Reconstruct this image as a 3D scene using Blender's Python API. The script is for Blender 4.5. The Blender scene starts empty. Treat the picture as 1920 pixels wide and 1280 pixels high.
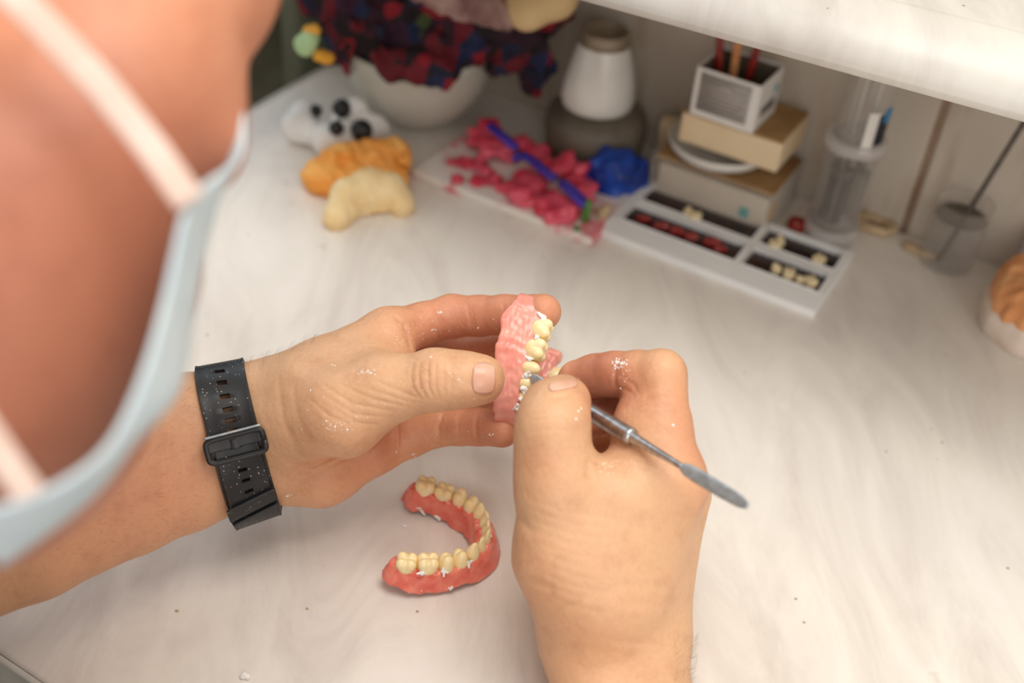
import bpy, math, random
import numpy as np
from mathutils import Vector, Matrix
from mathutils.bvhtree import BVHTree

random.seed(7)
rng = np.random.default_rng(11)
SC = bpy.context.scene
COL = SC.collection

# ------------------------------------------------------------------ camera model
# world frame used while building (mm): x along the wall, y towards the wall, z above the table top;
# the camera stands at (0, 0, 450).
FPX, CX, CY, HCAM, TABLE = 2183.2, 960.0, 640.0, 450.0, 750.0
_v1 = np.array([-5160., -2240., FPX]); _v2 = np.array([1640., -1650., FPX])
AX = -_v1 / np.linalg.norm(_v1)
AY = _v2 - AX * (_v2 @ AX); AY /= np.linalg.norm(AY)
AZ = np.cross(AX, AY)
RW = np.stack([AX, AY, AZ])            # world = RW @ cam (+ camera position)

def C(px, py, d):                      # a point seen at (px, py), d mm along the optical axis, in camera mm
    return np.array([(px - CX) * d / FPX, (py - CY) * d / FPX, d])
def c2w(p):
    return np.asarray(p, float) @ RW.T + np.array([0, 0, HCAM])
def w2c(p):
    return (np.asarray(p, float) - np.array([0, 0, HCAM])) @ RW
def PW(px, py, d):
    return c2w(C(px, py, d))
def T(px, py, z=0):                    # point of the horizontal plane at height z
    r = RW @ np.array([(px - CX) / FPX, (py - CY) / FPX, 1.])
    return r * ((z - HCAM) / r[2]) + np.array([0, 0, HCAM])
def M(p):                              # mm -> scene metres
    p = np.asarray(p, float)
    return (p + np.array([0, 0, TABLE])) / 1000.0

# ------------------------------------------------------------------ materials
def new_mat(name):
    m = bpy.data.materials.new(name); m.use_nodes = True
    nt = m.node_tree; b = nt.nodes['Principled BSDF']
    return m, nt, b
def srgb(r, g, b):
    f = lambda c: (c / 255 / 12.92) if c <= 10 else ((c / 255 + .055) / 1.055) ** 2.4
    return (f(r), f(g), f(b), 1.0)
def nd(nt, t, **kw):
    n = nt.nodes.new(t)
    for k, v in kw.items():
        if k in n.inputs.keys(): n.inputs[k].default_value = v
        else: setattr(n, k, v)
    return n
def coords(nt, scale=(1, 1, 1), rot=(0, 0, 0), kind='Object'):
    tc = nd(nt, 'ShaderNodeTexCoord'); mp = nd(nt, 'ShaderNodeMapping')
    mp.inputs['Scale'].default_value = scale; mp.inputs['Rotation'].default_value = rot
    nt.links.new(tc.outputs[kind], mp.inputs['Vector']); return mp.outputs['Vector']
def noise(nt, vec, scale, detail=4, rough=.5, dist=0):
    n = nd(nt, 'ShaderNodeTexNoise'); n.inputs['Scale'].default_value = scale
    n.inputs['Detail'].default_value = detail; n.inputs['Roughness'].default_value = rough
    n.inputs['Distortion'].default_value = dist
    if vec is not None: nt.links.new(vec, n.inputs['Vector'])
    return n.outputs['Fac']
def voro(nt, vec, scale, feature='F1'):
    n = nd(nt, 'ShaderNodeTexVoronoi'); n.feature = feature; n.inputs['Scale'].default_value = scale
    nt.links.new(vec, n.inputs['Vector']); return n
def ramp(nt, fac, stops):
    r = nd(nt, 'ShaderNodeValToRGB'); e = r.color_ramp.elements
    while len(e) < len(stops): e.new(.5)
    for el, (p, c) in zip(e, stops):
        el.position = p; el.color = c if len(c) == 4 else (*c, 1)
    nt.links.new(fac, r.inputs['Fac']); return r.outputs['Color']
def mixc(nt, fac, a, b, mode='MIX'):
    n = nd(nt, 'ShaderNodeMix'); n.data_type = 'RGBA'; n.blend_type = mode
    for s, v in (('Factor', fac), ('A', a), ('B', b)):
        i = [x for x in n.inputs if x.name == s and x.type == ('VALUE' if s == 'Factor' else 'RGBA')][0]
        if hasattr(v, 'is_linked') or isinstance(v, bpy.types.NodeSocket): nt.links.new(v, i)
        else: i.default_value = v
    return [o for o in n.outputs if o.type == 'RGBA'][0]
def bump(nt, b, h, strength=.3, dist=.001, prev=None):
    n = nd(nt, 'ShaderNodeBump'); n.inputs['Strength'].default_value = strength; n.inputs['Distance'].default_value = dist
    nt.links.new(h, n.inputs['Height'])
    if prev is not None: nt.links.new(prev, n.inputs['Normal'])
    nt.links.new(n.outputs['Normal'], b.inputs['Normal']); return n.outputs['Normal']

def mottled(name, c1, c2, scale=60, rough=.5, bstr=.15, bscale=None, bdist=.001, sss=0, metal=0, spec=.5, sssr=(1, .5, .3), ssss=.002, stops=(.35, .65)):
    m, nt, b = new_mat(name); v = coords(nt)
    nt.links.new(ramp(nt, noise(nt, v, scale), [(stops[0], srgb(*c1)), (stops[1], srgb(*c2))]), b.inputs['Base Color'])
    b.inputs['Roughness'].default_value = rough; b.inputs['Metallic'].default_value = metal
    b.inputs['Specular IOR Level'].default_value = spec
    if sss:
        b.inputs['Subsurface Weight'].default_value = sss; b.inputs['Subsurface Radius'].default_value = sssr
        b.inputs['Subsurface Scale'].default_value = ssss
    if bstr: bump(nt, b, noise(nt, v, bscale or scale * 4, 5), bstr, bdist)
    return m

MAT = {}
def make_materials():
    # skin ------------------------------------------------------------
    m, nt, b = new_mat('skin'); v = coords(nt)
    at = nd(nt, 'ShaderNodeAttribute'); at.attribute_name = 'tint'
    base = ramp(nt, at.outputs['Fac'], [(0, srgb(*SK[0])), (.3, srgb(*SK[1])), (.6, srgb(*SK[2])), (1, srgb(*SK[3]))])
    mott = ramp(nt, noise(nt, v, 70, 4, .6), [(.3, (.86, .80, .78)), (.5, (1, 1, 1)), (.72, (1.0, 1.02, 1.0))])
    c = mixc(nt, .8, base, mott, 'MULTIPLY')
    fine = ramp(nt, noise(nt, v, 600, 3, .6), [(.3, (.90, .86, .84)), (.6, (1, 1, 1))])
    c = mixc(nt, .55, c, fine, 'MULTIPLY')
    nt.links.new(c, b.inputs['Base Color'])
    b.inputs['Roughness'].default_value = .46; b.inputs['Specular IOR Level'].default_value = .42
    b.inputs['Subsurface Weight'].default_value = .16
    b.inputs['Subsurface Radius'].default_value = (1, .38, .2); b.inputs['Subsurface Scale'].default_value = .005
    vo = voro(nt, v, 1100, 'DISTANCE_TO_EDGE')
    n1 = bump(nt, b, vo.outputs['Distance'], .25, .00025)
    v2 = coords(nt, (1, 1, 1)); bump(nt, b, noise(nt, v2, 420, 5, .65), .35, .0006, n1)
    MAT['skin'] = m
    m, nt, b = new_mat('fingernail_skin'); v = coords(nt)
    nt.links.new(ramp(nt, noise(nt, v, 120), [(.3, srgb(224, 168, 142)), (.7, srgb(236, 190, 166))]), b.inputs['Base Color'])
    b.inputs['Roughness'].default_value = .28; b.inputs['Subsurface Weight'].default_value = .2
    b.inputs['Subsurface Radius'].default_value = (1, .4, .3); b.inputs['Subsurface Scale'].default_value = .002
    MAT['nail'] = m
    # laminate worktop --------------------------------------------------
    def marble(name, tint=(1, 1, 1, 1)):
        m, nt, b = new_mat(name)
        vr = coords(nt, (1, 1, 1), (0, 0, -.58)); v0 = coords(nt); mp = nd(nt, 'ShaderNodeMapping'); mp.inputs['Scale'].default_value = (3.8, 1.1, 1); nt.links.new(vr, mp.inputs['Vector']); v = mp.outputs['Vector']
        col = ramp(nt, noise(nt, v, 5.5, 6, .62, 1.2), [(.30, srgb(214, 205, 195)), (.44, srgb(227, 219, 209)), (.56, srgb(235, 228, 217)), (.72, srgb(240, 233, 224))])
        pat = ramp(nt, noise(nt, v0, 5.5, 3), [(.35, (.95, .95, .98)), (.6, (1, 1, 1))])
        col = mixc(nt, .8, col, pat, 'MULTIPLY')
        st = ramp(nt, noise(nt, v0, 38, 3, .5), [(.24, (.70, .66, .66)), (.30, (1, 1, 1))])
        col = mixc(nt, .5, col, st, 'MULTIPLY')
        sp = voro(nt, v0, 55); dots = ramp(nt, sp.outputs['Distance'], [(.035, (.35, .28, .22)), (.06, (1, 1, 1))])
        gate = ramp(nt, noise(nt, v0, 17, 2), [(.52, (0, 0, 0)), (.56, (1, 1, 1))])
        col = mixc(nt, gate, col, mixc(nt, .75, col, dots, 'MULTIPLY'))
        col = mixc(nt, 1.0, col, tint, 'MULTIPLY')
        nt.links.new(col, b.inputs['Base Color'])
        nt.links.new(ramp(nt, noise(nt, v0, 14, 4), [(.3, (.30,) * 3), (.7, (.46,) * 3)]), b.inputs['Roughness'])
        b.inputs['Specular IOR Level'].default_value = .45
        bump(nt, b, noise(nt, v0, 260, 4), .06, .0006)
        return m
    MAT['marble'] = marble('marbled_laminate')
    MAT['shelf'] = marble('shelf_laminate', (.80, .82, .83, 1))
    MAT['trim'] = mottled('edge_strip', (196, 192, 184), (216, 212, 204), 40, .35)
    m, nt, b = new_mat('wall_paint'); v = coords(nt, (1, 1, 1))
    col = ramp(nt, noise(nt, v, 6, 5), [(.3, srgb(182, 170, 155)), (.7, srgb(205, 195, 181))])
    st = ramp(nt, noise(nt, coords(nt, (3, 3, .8)), 14, 4), [(.28, (.72, .62, .50)), (.42, (1, 1, 1))])
    nt.links.new(mixc(nt, .7, col, st, 'MULTIPLY'), b.inputs['Base Color']); b.inputs['Roughness'].default_value = .55
    MAT['wall'] = m
    MAT['joint'] = mottled('joint_filler', (150, 124, 102), (176, 150, 128), 20, .8)
    MAT['side_wall'] = mottled('olive_wall', (96, 98, 80), (120, 122, 102), 5, .7)
    MAT['floor'] = mottled('dark_floor', (104, 98, 78), (128, 120, 98), 30, .6)
    # things -----------------------------------------------------------
    MAT['gum'] = mottled('pink_acrylic', (234, 146, 130), (244, 172, 154), 130, .22, .06, 420, .0006, .25, sssr=(1, .4, .3), ssss=.003)
    MAT['gum_deep'] = mottled('rose_acrylic', (222, 102, 86), (240, 142, 122), 130, .17, .15, 420, .0006, .25, sssr=(1, .4, .3), ssss=.003)
    MAT['tooth'] = mottled('tooth_resin', (250, 222, 160), (253, 236, 190), 120, .18, .06, 500, .0004, .2, sssr=(1, .8, .5), ssss=.002)
    MAT['tooth_far'] = mottled('set_tooth_resin', (226, 206, 160), (238, 220, 180), 120, .3, 0)
    MAT['plaster'] = mottled('white_plaster', (236, 234, 228), (250, 248, 244), 300, .8, .6, 900, .0006)
    MAT['steel'] = mottled('brushed_steel', (160, 162, 164), (196, 198, 200), 300, .34, .05, metal=1)
    MAT['steel_dull'] = mottled('dull_steel', (168, 174, 178), (196, 202, 204), 300, .45, .1, metal=.75)
    m, nt, b = new_mat('black_rubber'); v = coords(nt)
    sp = voro(nt, v, 520); g = ramp(nt, noise(nt, v, 60, 3), [(.42, (0, 0, 0)), (.56, (1, 1, 1))])
    d = ramp(nt, sp.outputs['Distance'], [(.10, (1, 1, 1)), (.17, (0, 0, 0))])
    msk = mixc(nt, 1.0, g, d, 'MULTIPLY')
    nt.links.new(mixc(nt, msk, srgb(26, 27, 29), srgb(190, 186, 176)), b.inputs['Base Color'])
    b.inputs['Roughness'].default_value = .42; bump(nt, b, noise(nt, v, 900, 3), .1, .0003)
    MAT['rubber'] = m
    MAT['bur_steel'] = mottled('dark_steel', (84, 80, 76), (112, 108, 102), 200, .4, .05, metal=.6)
    MAT['mask'] = mottled('mask_fabric', (196, 214, 222), (216, 228, 232), 40, .85, .3, 900)
    MAT['elastic'] = mottled('mask_elastic', (226, 196, 180), (238, 212, 198), 80, .9, .3, 900)
    MAT['shirt'] = mottled('shirt_cloth', (60, 72, 88), (76, 88, 104), 50, .9, .4, 700)
    MAT['hair'] = mottled('brown_hair', (52, 36, 24), (84, 60, 40), 200, .6, .6, 900)
    MAT['bodyhair'] = mottled('arm_hair_brown', (70, 52, 38), (96, 74, 56), 200, .6, 0)
    MAT['orange'] = mottled('orange_plaster', (240, 158, 66), (250, 184, 98), 50, .75, .4, 160, .002)
    MAT['cream'] = mottled('cream_plaster', (240, 208, 150), (250, 226, 178), 50, .7, .3, 160, .002)
    MAT['terracotta'] = mottled('salmon_plaster', (222, 146, 90), (238, 176, 122), 40, .75, .3, 160, .002)
    MAT['palecast'] = mottled('pale_plaster', (222, 204, 188), (238, 224, 210), 40, .75, .3, 160, .002)
    MAT['whitepl'] = mottled('white_cast', (232, 230, 226), (246, 244, 240), 50, .6, .2, 160, .001)
    MAT['black'] = mottled('black_plastic', (22, 22, 22), (38, 38, 38), 50, .4, .05)
    MAT['bowl'] = mottled('glazed_bowl', (186, 182, 168), (204, 200, 188), 12, .32, .03)
    MAT['porcelain'] = mottled('porcelain', (206, 202, 194), (222, 218, 210), 20, .16, .03)
    MAT['rimstain'] = mottled('stained_rim', (108, 92, 74), (148, 132, 112), 60, .5)
    MAT['pot'] = mottled('grey_rubber', (84, 76, 64), (112, 102, 88), 24, .5, .2, 90, .002)
    MAT['pinkwax'] = mottled('pink_wax', (204, 40, 68), (236, 104, 126), 60, .34, .4, 200, .002, .2, sssr=(1, .3, .3), ssss=.003)
    MAT['violetwax'] = mottled('violet_wax', (54, 40, 150), (78, 58, 176), 60, .35, .2)
    MAT['bluewax'] = mottled('blue_wax', (6, 40, 116), (16, 72, 176), 70, .35, .5, 150, .003)
    MAT['greenwax'] = mottled('green_wax', (60, 110, 40), (90, 140, 60), 60, .4, .2)
    MAT['tanwax'] = mottled('tan_wax', (176, 150, 116), (200, 176, 140), 60, .5, .2)
    MAT['redwax'] = mottled('red_wax', (112, 22, 18), (172, 50, 38), 70, .3, .3)
    MAT['darkwax'] = mottled('dark_wax', (22, 10, 8), (50, 14, 11), 60, .3, .3, 200, .001, stops=(.3, .7))
    MAT['tray'] = mottled('white_plastic', (236, 236, 234), (244, 244, 242), 20, .35, .03)
    m, nt, b = new_mat('wax_stained_tile'); v = coords(nt)
    n = ramp(nt, noise(nt, v, 34, 5, .65, .4), [(.48, (0, 0, 0)), (.58, (.85, .85, .85))])
    edge = ramp(nt, noise(nt, v, 9, 2), [(.40, (0, 0, 0)), (.52, (1, 1, 1))])
    msk = mixc(nt, 1.0, n, edge, 'MULTIPLY')
    nt.links.new(mixc(nt, msk, srgb(236, 230, 222), srgb(222, 96, 112)), b.inputs['Base Color'])
    b.inputs['Roughness'].default_value = .25
    MAT['tile'] = m
    MAT['card'] = mottled('white_card', (214, 210, 204), (226, 222, 216), 20, .55)
    MAT['panel'] = mottled('grey_print', (160, 152, 144), (172, 164, 156), 20, .55)
    MAT['ink'] = mottled('grey_ink', (92, 88, 84), (110, 104, 100), 200, .6)
    MAT['teal'] = mottled('teal_ink', (80, 160, 160), (100, 176, 176), 60, .55)
    MAT['oldcard'] = mottled('stained_card', (206, 178, 138), (226, 204, 168), 14, .7, stops=(.3, .6))
    MAT['oldtop'] = mottled('worn_card_top', (140, 100, 54), (176, 140, 92), 24, .7)
    MAT['paper'] = mottled('old_paper', (196, 182, 160), (214, 202, 184), 14, .7)
    MAT['navy'] = mottled('dark_print', (20, 26, 34), (30, 38, 48), 20, .4)
    MAT['blue'] = mottled('blue_print', (30, 110, 160), (46, 130, 180), 20, .4)
    MAT['lilac'] = mottled('lilac_plastic', (196, 190, 214), (212, 206, 226), 20, .4)
    MAT['beige'] = mottled('beige_cloth', (196, 166, 118), (214, 186, 138), 30, .8)
    MAT['greycloth'] = mottled('grey_pink_cloth', (118, 84, 80), (164, 134, 126), 40, .9)
    m, nt, b = new_mat('patterned_fabric'); v = coords(nt)
    vo = voro(nt, v, 75); sep = nd(nt, 'ShaderNodeSeparateColor'); nt.links.new(vo.outputs['Color'], sep.inputs['Color'])
    pal = [(0, (26, 6, 14)), (.18, (16, 18, 44)), (.30, (128, 10, 28)), (.42, (44, 10, 28)), (.56, (92, 8, 20)), (.66, (22, 30, 66)), (.74, (40, 10, 30)), (.84, (100, 12, 28)), (.93, (52, 18, 44)), (.975, (60, 70, 34))]
    c = ramp(nt, sep.outputs[0], [(p, srgb(*q)) for p, q in pal]); nt.nodes[-1].color_ramp.interpolation = 'CONSTANT'
    nt.links.new(c, b.inputs['Base Color']); b.inputs['Roughness'].default_value = .85
    MAT['scarf'] = m
    MAT['tasselA'] = mottled('pale_green_yarn', (170, 206, 150), (190, 220, 170), 40, .9)
    MAT['tasselB'] = mottled('orange_yarn', (224, 160, 50), (240, 184, 80), 40, .9)
    # clear plastic and glass: thin shells that let light straight through, with a gloss on top
    def clear(name, col, tr, rough=.08):
        m = bpy.data.materials.new(name); m.use_nodes = True; nt = m.node_tree
        for n in list(nt.nodes):
            if n.type == 'BSDF_PRINCIPLED': nt.nodes.remove(n)
        out = nt.nodes['Material Output']
        t = nd(nt, 'ShaderNodeBsdfTransparent'); t.inputs['Color'].default_value = (1, 1, 1, 1)
        g = nd(nt, 'ShaderNodeBsdfPrincipled'); g.inputs['Base Color'].default_value = srgb(*col); g.inputs['Roughness'].default_value = rough
        lw = nd(nt, 'ShaderNodeLayerWeight'); lw.inputs['Blend'].default_value = .35; fr = nd(nt, 'ShaderNodeMath', operation='MULTIPLY'); fr.inputs[1].default_value = .32; nt.links.new(lw.outputs['Facing'], fr.inputs[0])
        ma = nd(nt, 'ShaderNodeMath', operation='ADD'); ma.inputs[1].default_value = tr; ma.use_clamp = True
        nt.links.new(fr.outputs[0], ma.inputs[0])
        mx = nd(nt, 'ShaderNodeMixShader'); nt.links.new(ma.outputs[0], mx.inputs[0])
        nt.links.new(t.outputs[0], mx.inputs[1]); nt.links.new(g.outputs[0], mx.inputs[2])
        nt.links.new(mx.outputs[0], out.inputs['Surface']); return m
    MAT['clear'] = clear('clear_plastic', (214, 208, 200), .03)
    MAT['frost'] = clear('frosted_plastic', (214, 208, 204), .5, .4)
    MAT['glass'] = clear('jar_glass', (206, 200, 192), .03)
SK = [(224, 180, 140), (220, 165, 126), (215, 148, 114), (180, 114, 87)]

# ------------------------------------------------------------------ objects
def obj(name, V, F, mat, parent=None, smooth=True, label=None, cat=None, group=None, kind=None, origin=None, attr=None):
    """V in world mm. A top-level object gets its origin at its base, a child shares its parent's frame."""
    V = np.asarray(V, float)
    if parent is None:
        if origin is None: origin = [(V[:, 0].min() + V[:, 0].max()) / 2, (V[:, 1].min() + V[:, 1].max()) / 2, V[:, 2].min()]
        loc = M(origin)
    else:
        loc = np.array(parent['_w'])
    me = bpy.data.meshes.new(name)
    L = M(V) - loc
    if isinstance(F, np.ndarray):
        n = len(F); me.vertices.add(len(L)); me.vertices.foreach_set('co', L.astype(np.float32).ravel())
        me.loops.add(n * 4); me.loops.foreach_set('vertex_index', F.astype(np.int32).ravel())
        me.polygons.add(n); me.polygons.foreach_set('loop_start', np.arange(0, n * 4, 4, dtype=np.int32))
        me.update(calc_edges=True); me.validate()
    else:
        me.from_pydata([tuple(p) for p in L], [], [tuple(int(i) for i in f) for f in F])
    if smooth: me.polygons.foreach_set('use_smooth', [True] * len(me.polygons))
    if attr is not None:
        a = me.attributes.new('tint', 'FLOAT', 'POINT'); a.data.foreach_set('value', np.asarray(attr, np.float32))
    me.materials.append(MAT[mat])
    o = bpy.data.objects.new(name, me); COL.objects.link(o)
    if parent is None: o.location = loc
    else: o.parent = parent
    o['_w'] = [float(x) for x in loc]
    tag(o, label, cat, group, kind)
    return o
def tag(o, label=None, cat=None, group=None, kind=None):
    if label: o['label'] = label
    if cat: o['category'] = cat
    if group: o['group'] = group
    if kind: o['kind'] = kind
    return o
def thing(name, p, label, cat, group=None):
    o = bpy.data.objects.new(name, None); COL.objects.link(o); o.empty_display_size = .01
    loc = M(p); o.location = loc; o['_w'] = [float(x) for x in loc]
    return tag(o, label, cat, group)

class Geo:
    def __init__(s): s.v = []; s.f = []
    def add(s, V, F):
        n = len(s.v); s.v += [tuple(map(float, p)) for p in V]; s.f += [tuple(int(i) + n for i in f) for f in F]; return s
    def box(s, c, size, rot=0, tilt=None):
        x, y, z = [a / 2 for a in size]
        P = np.array([(sx * x, sy * y, sz * z) for sx in (-1, 1) for sy in (-1, 1) for sz in (-1, 1)])
        if tilt is not None: P = P @ np.array(tilt).T
        ca, sa = math.cos(rot), math.sin(rot)
        P = P @ np.array([[ca, sa, 0], [-sa, ca, 0], [0, 0, 1]]) + np.array(c)
        return s.add(P, [(0, 1, 3, 2), (4, 6, 7, 5), (0, 4, 5, 1), (2, 3, 7, 6), (0, 2, 6, 4), (1, 5, 7, 3)])
    def lathe(s, c, prof, n=48, axis=(0, 0, 1)):
        """prof: (radius, height) pairs along the outline"""
        a = np.array(axis, float); a /= np.linalg.norm(a)
        u = np.cross(a, [0, 1, 0] if abs(a[1]) < .9 else [1, 0, 0]); u /= np.linalg.norm(u); w = np.cross(a, u)
        V = []; F = []
        for r, h in prof:
            for i in range(n):
                t = 2 * math.pi * i / n; V.append(np.array(c) + a * h + (u * math.cos(t) + w * math.sin(t)) * max(r, .01))
        for j in range(len(prof) - 1):
            for i in range(n):
                k = (i + 1) % n; F.append((j * n + i, j * n + k, (j + 1) * n + k, (j + 1) * n + i))
        F.append(tuple(range(n))[::-1]) if prof[0][0] > .02 else None
        F.append(tuple((len(prof) - 1) * n + i for i in range(n))) if prof[-1][0] > .02 else None
        return s.add(V, F)
    def sweep(s, pts, hw, ht, side, n=16, p=2.0):
        """tube along pts with half width hw along `side` and half thickness ht across (superellipse of power p)"""
        pts = np.array(pts, float); N = len(pts); V = []; F = []
        for j in range(N):
            t = pts[min(j + 1, N - 1)] - pts[max(j - 1, 0)]; t /= np.linalg.norm(t)
            sd = side[j] if np.ndim(side) == 2 else np.array(side, float)
            u = sd - t * (sd @ t); u /= np.linalg.norm(u); w = np.cross(t, u)
            for i in range(n):
                a = 2 * math.pi * i / n; c_, s_ = math.cos(a), math.sin(a)
                V.append(pts[j] + u * hw[j] * np.sign(c_) * abs(c_) ** (2 / p) + w * ht[j] * np.sign(s_) * abs(s_) ** (2 / p))
        for j in range(N - 1):
            for i in range(n):
                k = (i + 1) % n; F.append((j * n + i, j * n + k, (j + 1) * n + k, (j + 1) * n + i))
        F.append(tuple(range(n))[::-1]); F.append(tuple((N - 1) * n + i for i in range(n)))
        return s.add(V, F)
    def obj(s, name, mat, parent=None, bevel=0, **kw):
        o = obj(name, s.v, s.f, mat, parent, **kw)
        if bevel:
            b = o.modifiers.new('bevel', 'BEVEL'); b.width = bevel / 1000; b.segments = 3; b.limit_method = 'ANGLE'
            o.data.polygons.foreach_set('use_smooth', [False] * len(o.data.polygons))
        return o

# ------------------------------------------------------------------ signed distance modelling
def smin(a, b, k):
    if k <= 0: return np.minimum(a, b)
    h = np.clip(.5 + .5 * (b - a) / k, 0, 1)
    return b * (1 - h) + a * h - k * h * (1 - h)
def seg(P, a, b):
    ba = b - a; d = [P[i] - a[i] for i in range(3)]
    t = np.clip((d[0] * ba[0] + d[1] * ba[1] + d[2] * ba[2]) / max(ba @ ba, 1e-9), 0, 1)
    return np.sqrt((d[0] - t * ba[0]) ** 2 + (d[1] - t * ba[1]) ** 2 + (d[2] - t * ba[2]) ** 2), t
class SDF:
    FAR = 12.0
    def __init__(s, lo, hi, h):
        s.lo = np.array(lo, float); s.h = h
        s.n = np.ceil((np.array(hi, float) - s.lo) / h).astype(int) + 1
        s.ax = [s.lo[i] + h * np.arange(s.n[i]) for i in range(3)]
        s.F = np.full(s.n, s.FAR, np.float32)
    def sub(s, lo, hi):
        a = np.clip(np.floor((np.array(lo) - s.lo) / s.h).astype(int), 0, s.n); b = np.clip(np.ceil((np.array(hi) - s.lo) / s.h).astype(int) + 1, 0, s.n)
        sl = tuple(slice(a[i], b[i]) for i in range(3))
        P = (s.ax[0][sl[0]][:, None, None], s.ax[1][sl[1]][None, :, None], s.ax[2][sl[2]][None, None, :])
        return sl, P, bool(np.all(b > a))
    def chain(s, pts, rad, k=3, kin=3, minus=False):
        pts = np.array(pts, float); m = max(rad) + max(k, kin) + 3 * s.h + 1
        sl, P, ok = s.sub(pts.min(0) - m, pts.max(0) + m)
        if not ok: return s
        D = None
        for i in range(max(len(pts) - 1, 1)):
            a, b = pts[i], pts[min(i + 1, len(pts) - 1)]
            d, t = seg(P, a, b); r1, r2 = rad[i], rad[min(i + 1, len(pts) - 1)]
            t = t * t * (3 - 2 * t) if False else t
            d = d - (r1 + (r2 - r1) * t)
            D = d if D is None else smin(D, d, kin)
        s.F[sl] = -smin(-s.F[sl], D, k) if minus else smin(s.F[sl], D, k)
        return s
    def ball(s, c, r, k=3, minus=False): return s.chain([c], [r], k, minus=minus)
    def ell(s, c, r, k=3, axes=None, minus=False):
        c = np.array(c, float); r = np.array(r, float); m = r.max() + k + 3 * s.h + 1
        sl, P, ok = s.sub(c - m, c + m)
        if not ok: return s
        A = np.eye(3) if axes is None else np.array(axes)
        d = [P[i] - c[i] for i in range(3)]
        q = [(d[0] * A[j][0] + d[1] * A[j][1] + d[2] * A[j][2]) / r[j] for j in range(3)]
        k0 = np.sqrt(q[0] ** 2 + q[1] ** 2 + q[2] ** 2); k1 = np.sqrt((q[0] / r[0]) ** 2 + (q[1] / r[1]) ** 2 + (q[2] / r[2]) ** 2)
        D = np.where(k0 < 1e-3, -r.min(), k0 * (k0 - 1) / np.maximum(k1, 1e-6))
        s.F[sl] = -smin(-s.F[sl], D, k) if minus else smin(s.F[sl], D, k)
        return s
    def crease(s, pts, w, amp):
        """a groove (amp > 0) or ridge (amp < 0) along a 3-D polyline near the surface"""
        pts = np.array(pts, float); m = 3 * w + s.h
        sl, P, ok = s.sub(pts.min(0) - m, pts.max(0) + m)
        if not ok: return s
        D = None; 
        for i in range(max(len(pts) - 1, 1)):
            d, t = seg(P, pts[i], pts[min(i + 1, len(pts) - 1)]); D = d if D is None else np.minimum(D, d)
        s.F[sl] += amp * np.exp(-(D / w) ** 2); return s
    def crease_px(s, pp, w, amp, d0, d1):
        """a groove seen along the pixel path pp on whatever surface lies between depths d0 and d1 (camera frame grid)"""
        pp = np.array(pp, float); dm = (d0 + d1) / 2; mp = 3 * w * FPX / dm
        c = [C(x, y, d) for x in (pp[:, 0].min() - mp, pp[:, 0].max() + mp) for y in (pp[:, 1].min() - mp, pp[:, 1].max() + mp) for d in (d0, d1)]
        sl, P, ok = s.sub(np.min(c, 0), np.max(c, 0))
        if not ok: return s
        U = CX + FPX * P[0] / P[2]; V = CY + FPX * P[1] / P[2]; D = None
        L = np.r_[0, np.cumsum(np.hypot(*(pp[1:] - pp[:-1]).T))]; S = None
        for i in range(len(pp) - 1):
            ba = pp[i + 1] - pp[i]; t = np.clip(((U - pp[i][0]) * ba[0] + (V - pp[i][1]) * ba[1]) / (ba @ ba), 0, 1)
            d = np.hypot(U - pp[i][0] - t * ba[0], V - pp[i][1] - t * ba[1]); sv = (L[i] + t * (L[i + 1] - L[i])) / L[-1]
            if D is None: D = d; S = sv
            else: S = np.where(d < D, sv, S); D = np.minimum(D, d)
        D = D * P[2] / FPX
        s.F[sl] += (amp * np.exp(-(D / w) ** 2) * np.sqrt(np.clip(4 * S * (1 - S), 0, 1))).astype(np.float32); return s
    def noise(s, amp, freq, seed=0):
        P = (s.ax[0][:, None, None], s.ax[1][None, :, None], s.ax[2][None, None, :]); r = np.random.default_rng(seed)
        N = np.zeros(s.n, np.float32)
        for o in range(4):
            k = r.normal(size=3); k = k / np.linalg.norm(k) * freq * (1 + .55 * o); k2 = r.normal(size=3); k2 = k2 / np.linalg.norm(k2) * freq * .7
            ph = r.uniform(0, 6, 2)
            N += (np.sin(k[0] * P[0] + k[1] * P[1] + k[2] * P[2] + ph[0] + 1.5 * np.sin(k2[0] * P[0] + k2[1] * P[1] + k2[2] * P[2] + ph[1])) / (1 + .6 * o)).astype(np.float32)
        s.F += amp * N; return s
    def mesh(s):
        F = s.F; h = s.h; ins = F < 0; n = s.n
        c = np.zeros(n - 1, np.uint8)
        for i in (0, 1):
            for j in (0, 1):
                for k in (0, 1): c += ins[i:n[0] - 1 + i, j:n[1] - 1 + j, k:n[2] - 1 + k]
        idx = np.argwhere((c > 0) & (c < 8)); ids = np.full(n - 1, -1, np.int32); ids[tuple(idx.T)] = np.arange(len(idx))
        cor = np.array([(i, j, k) for i in (0, 1) for j in (0, 1) for k in (0, 1)])
        val = np.stack([F[tuple((idx + q).T)] for q in cor], 1)
        acc = np.zeros((len(idx), 3)); cnt = np.zeros(len(idx))
        for a in range(8):
            for b in range(a + 1, 8):
                if np.abs(cor[a] - cor[b]).sum() != 1: continue
                va, vb = val[:, a], val[:, b]; m = (va < 0) != (vb < 0)
                t = va[m] / (va[m] - vb[m]); acc[m] += cor[a] + t[:, None] * (cor[b] - cor[a]); cnt[m] += 1
        V = s.lo + h * (idx + acc / cnt[:, None]); Q = []
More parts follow.
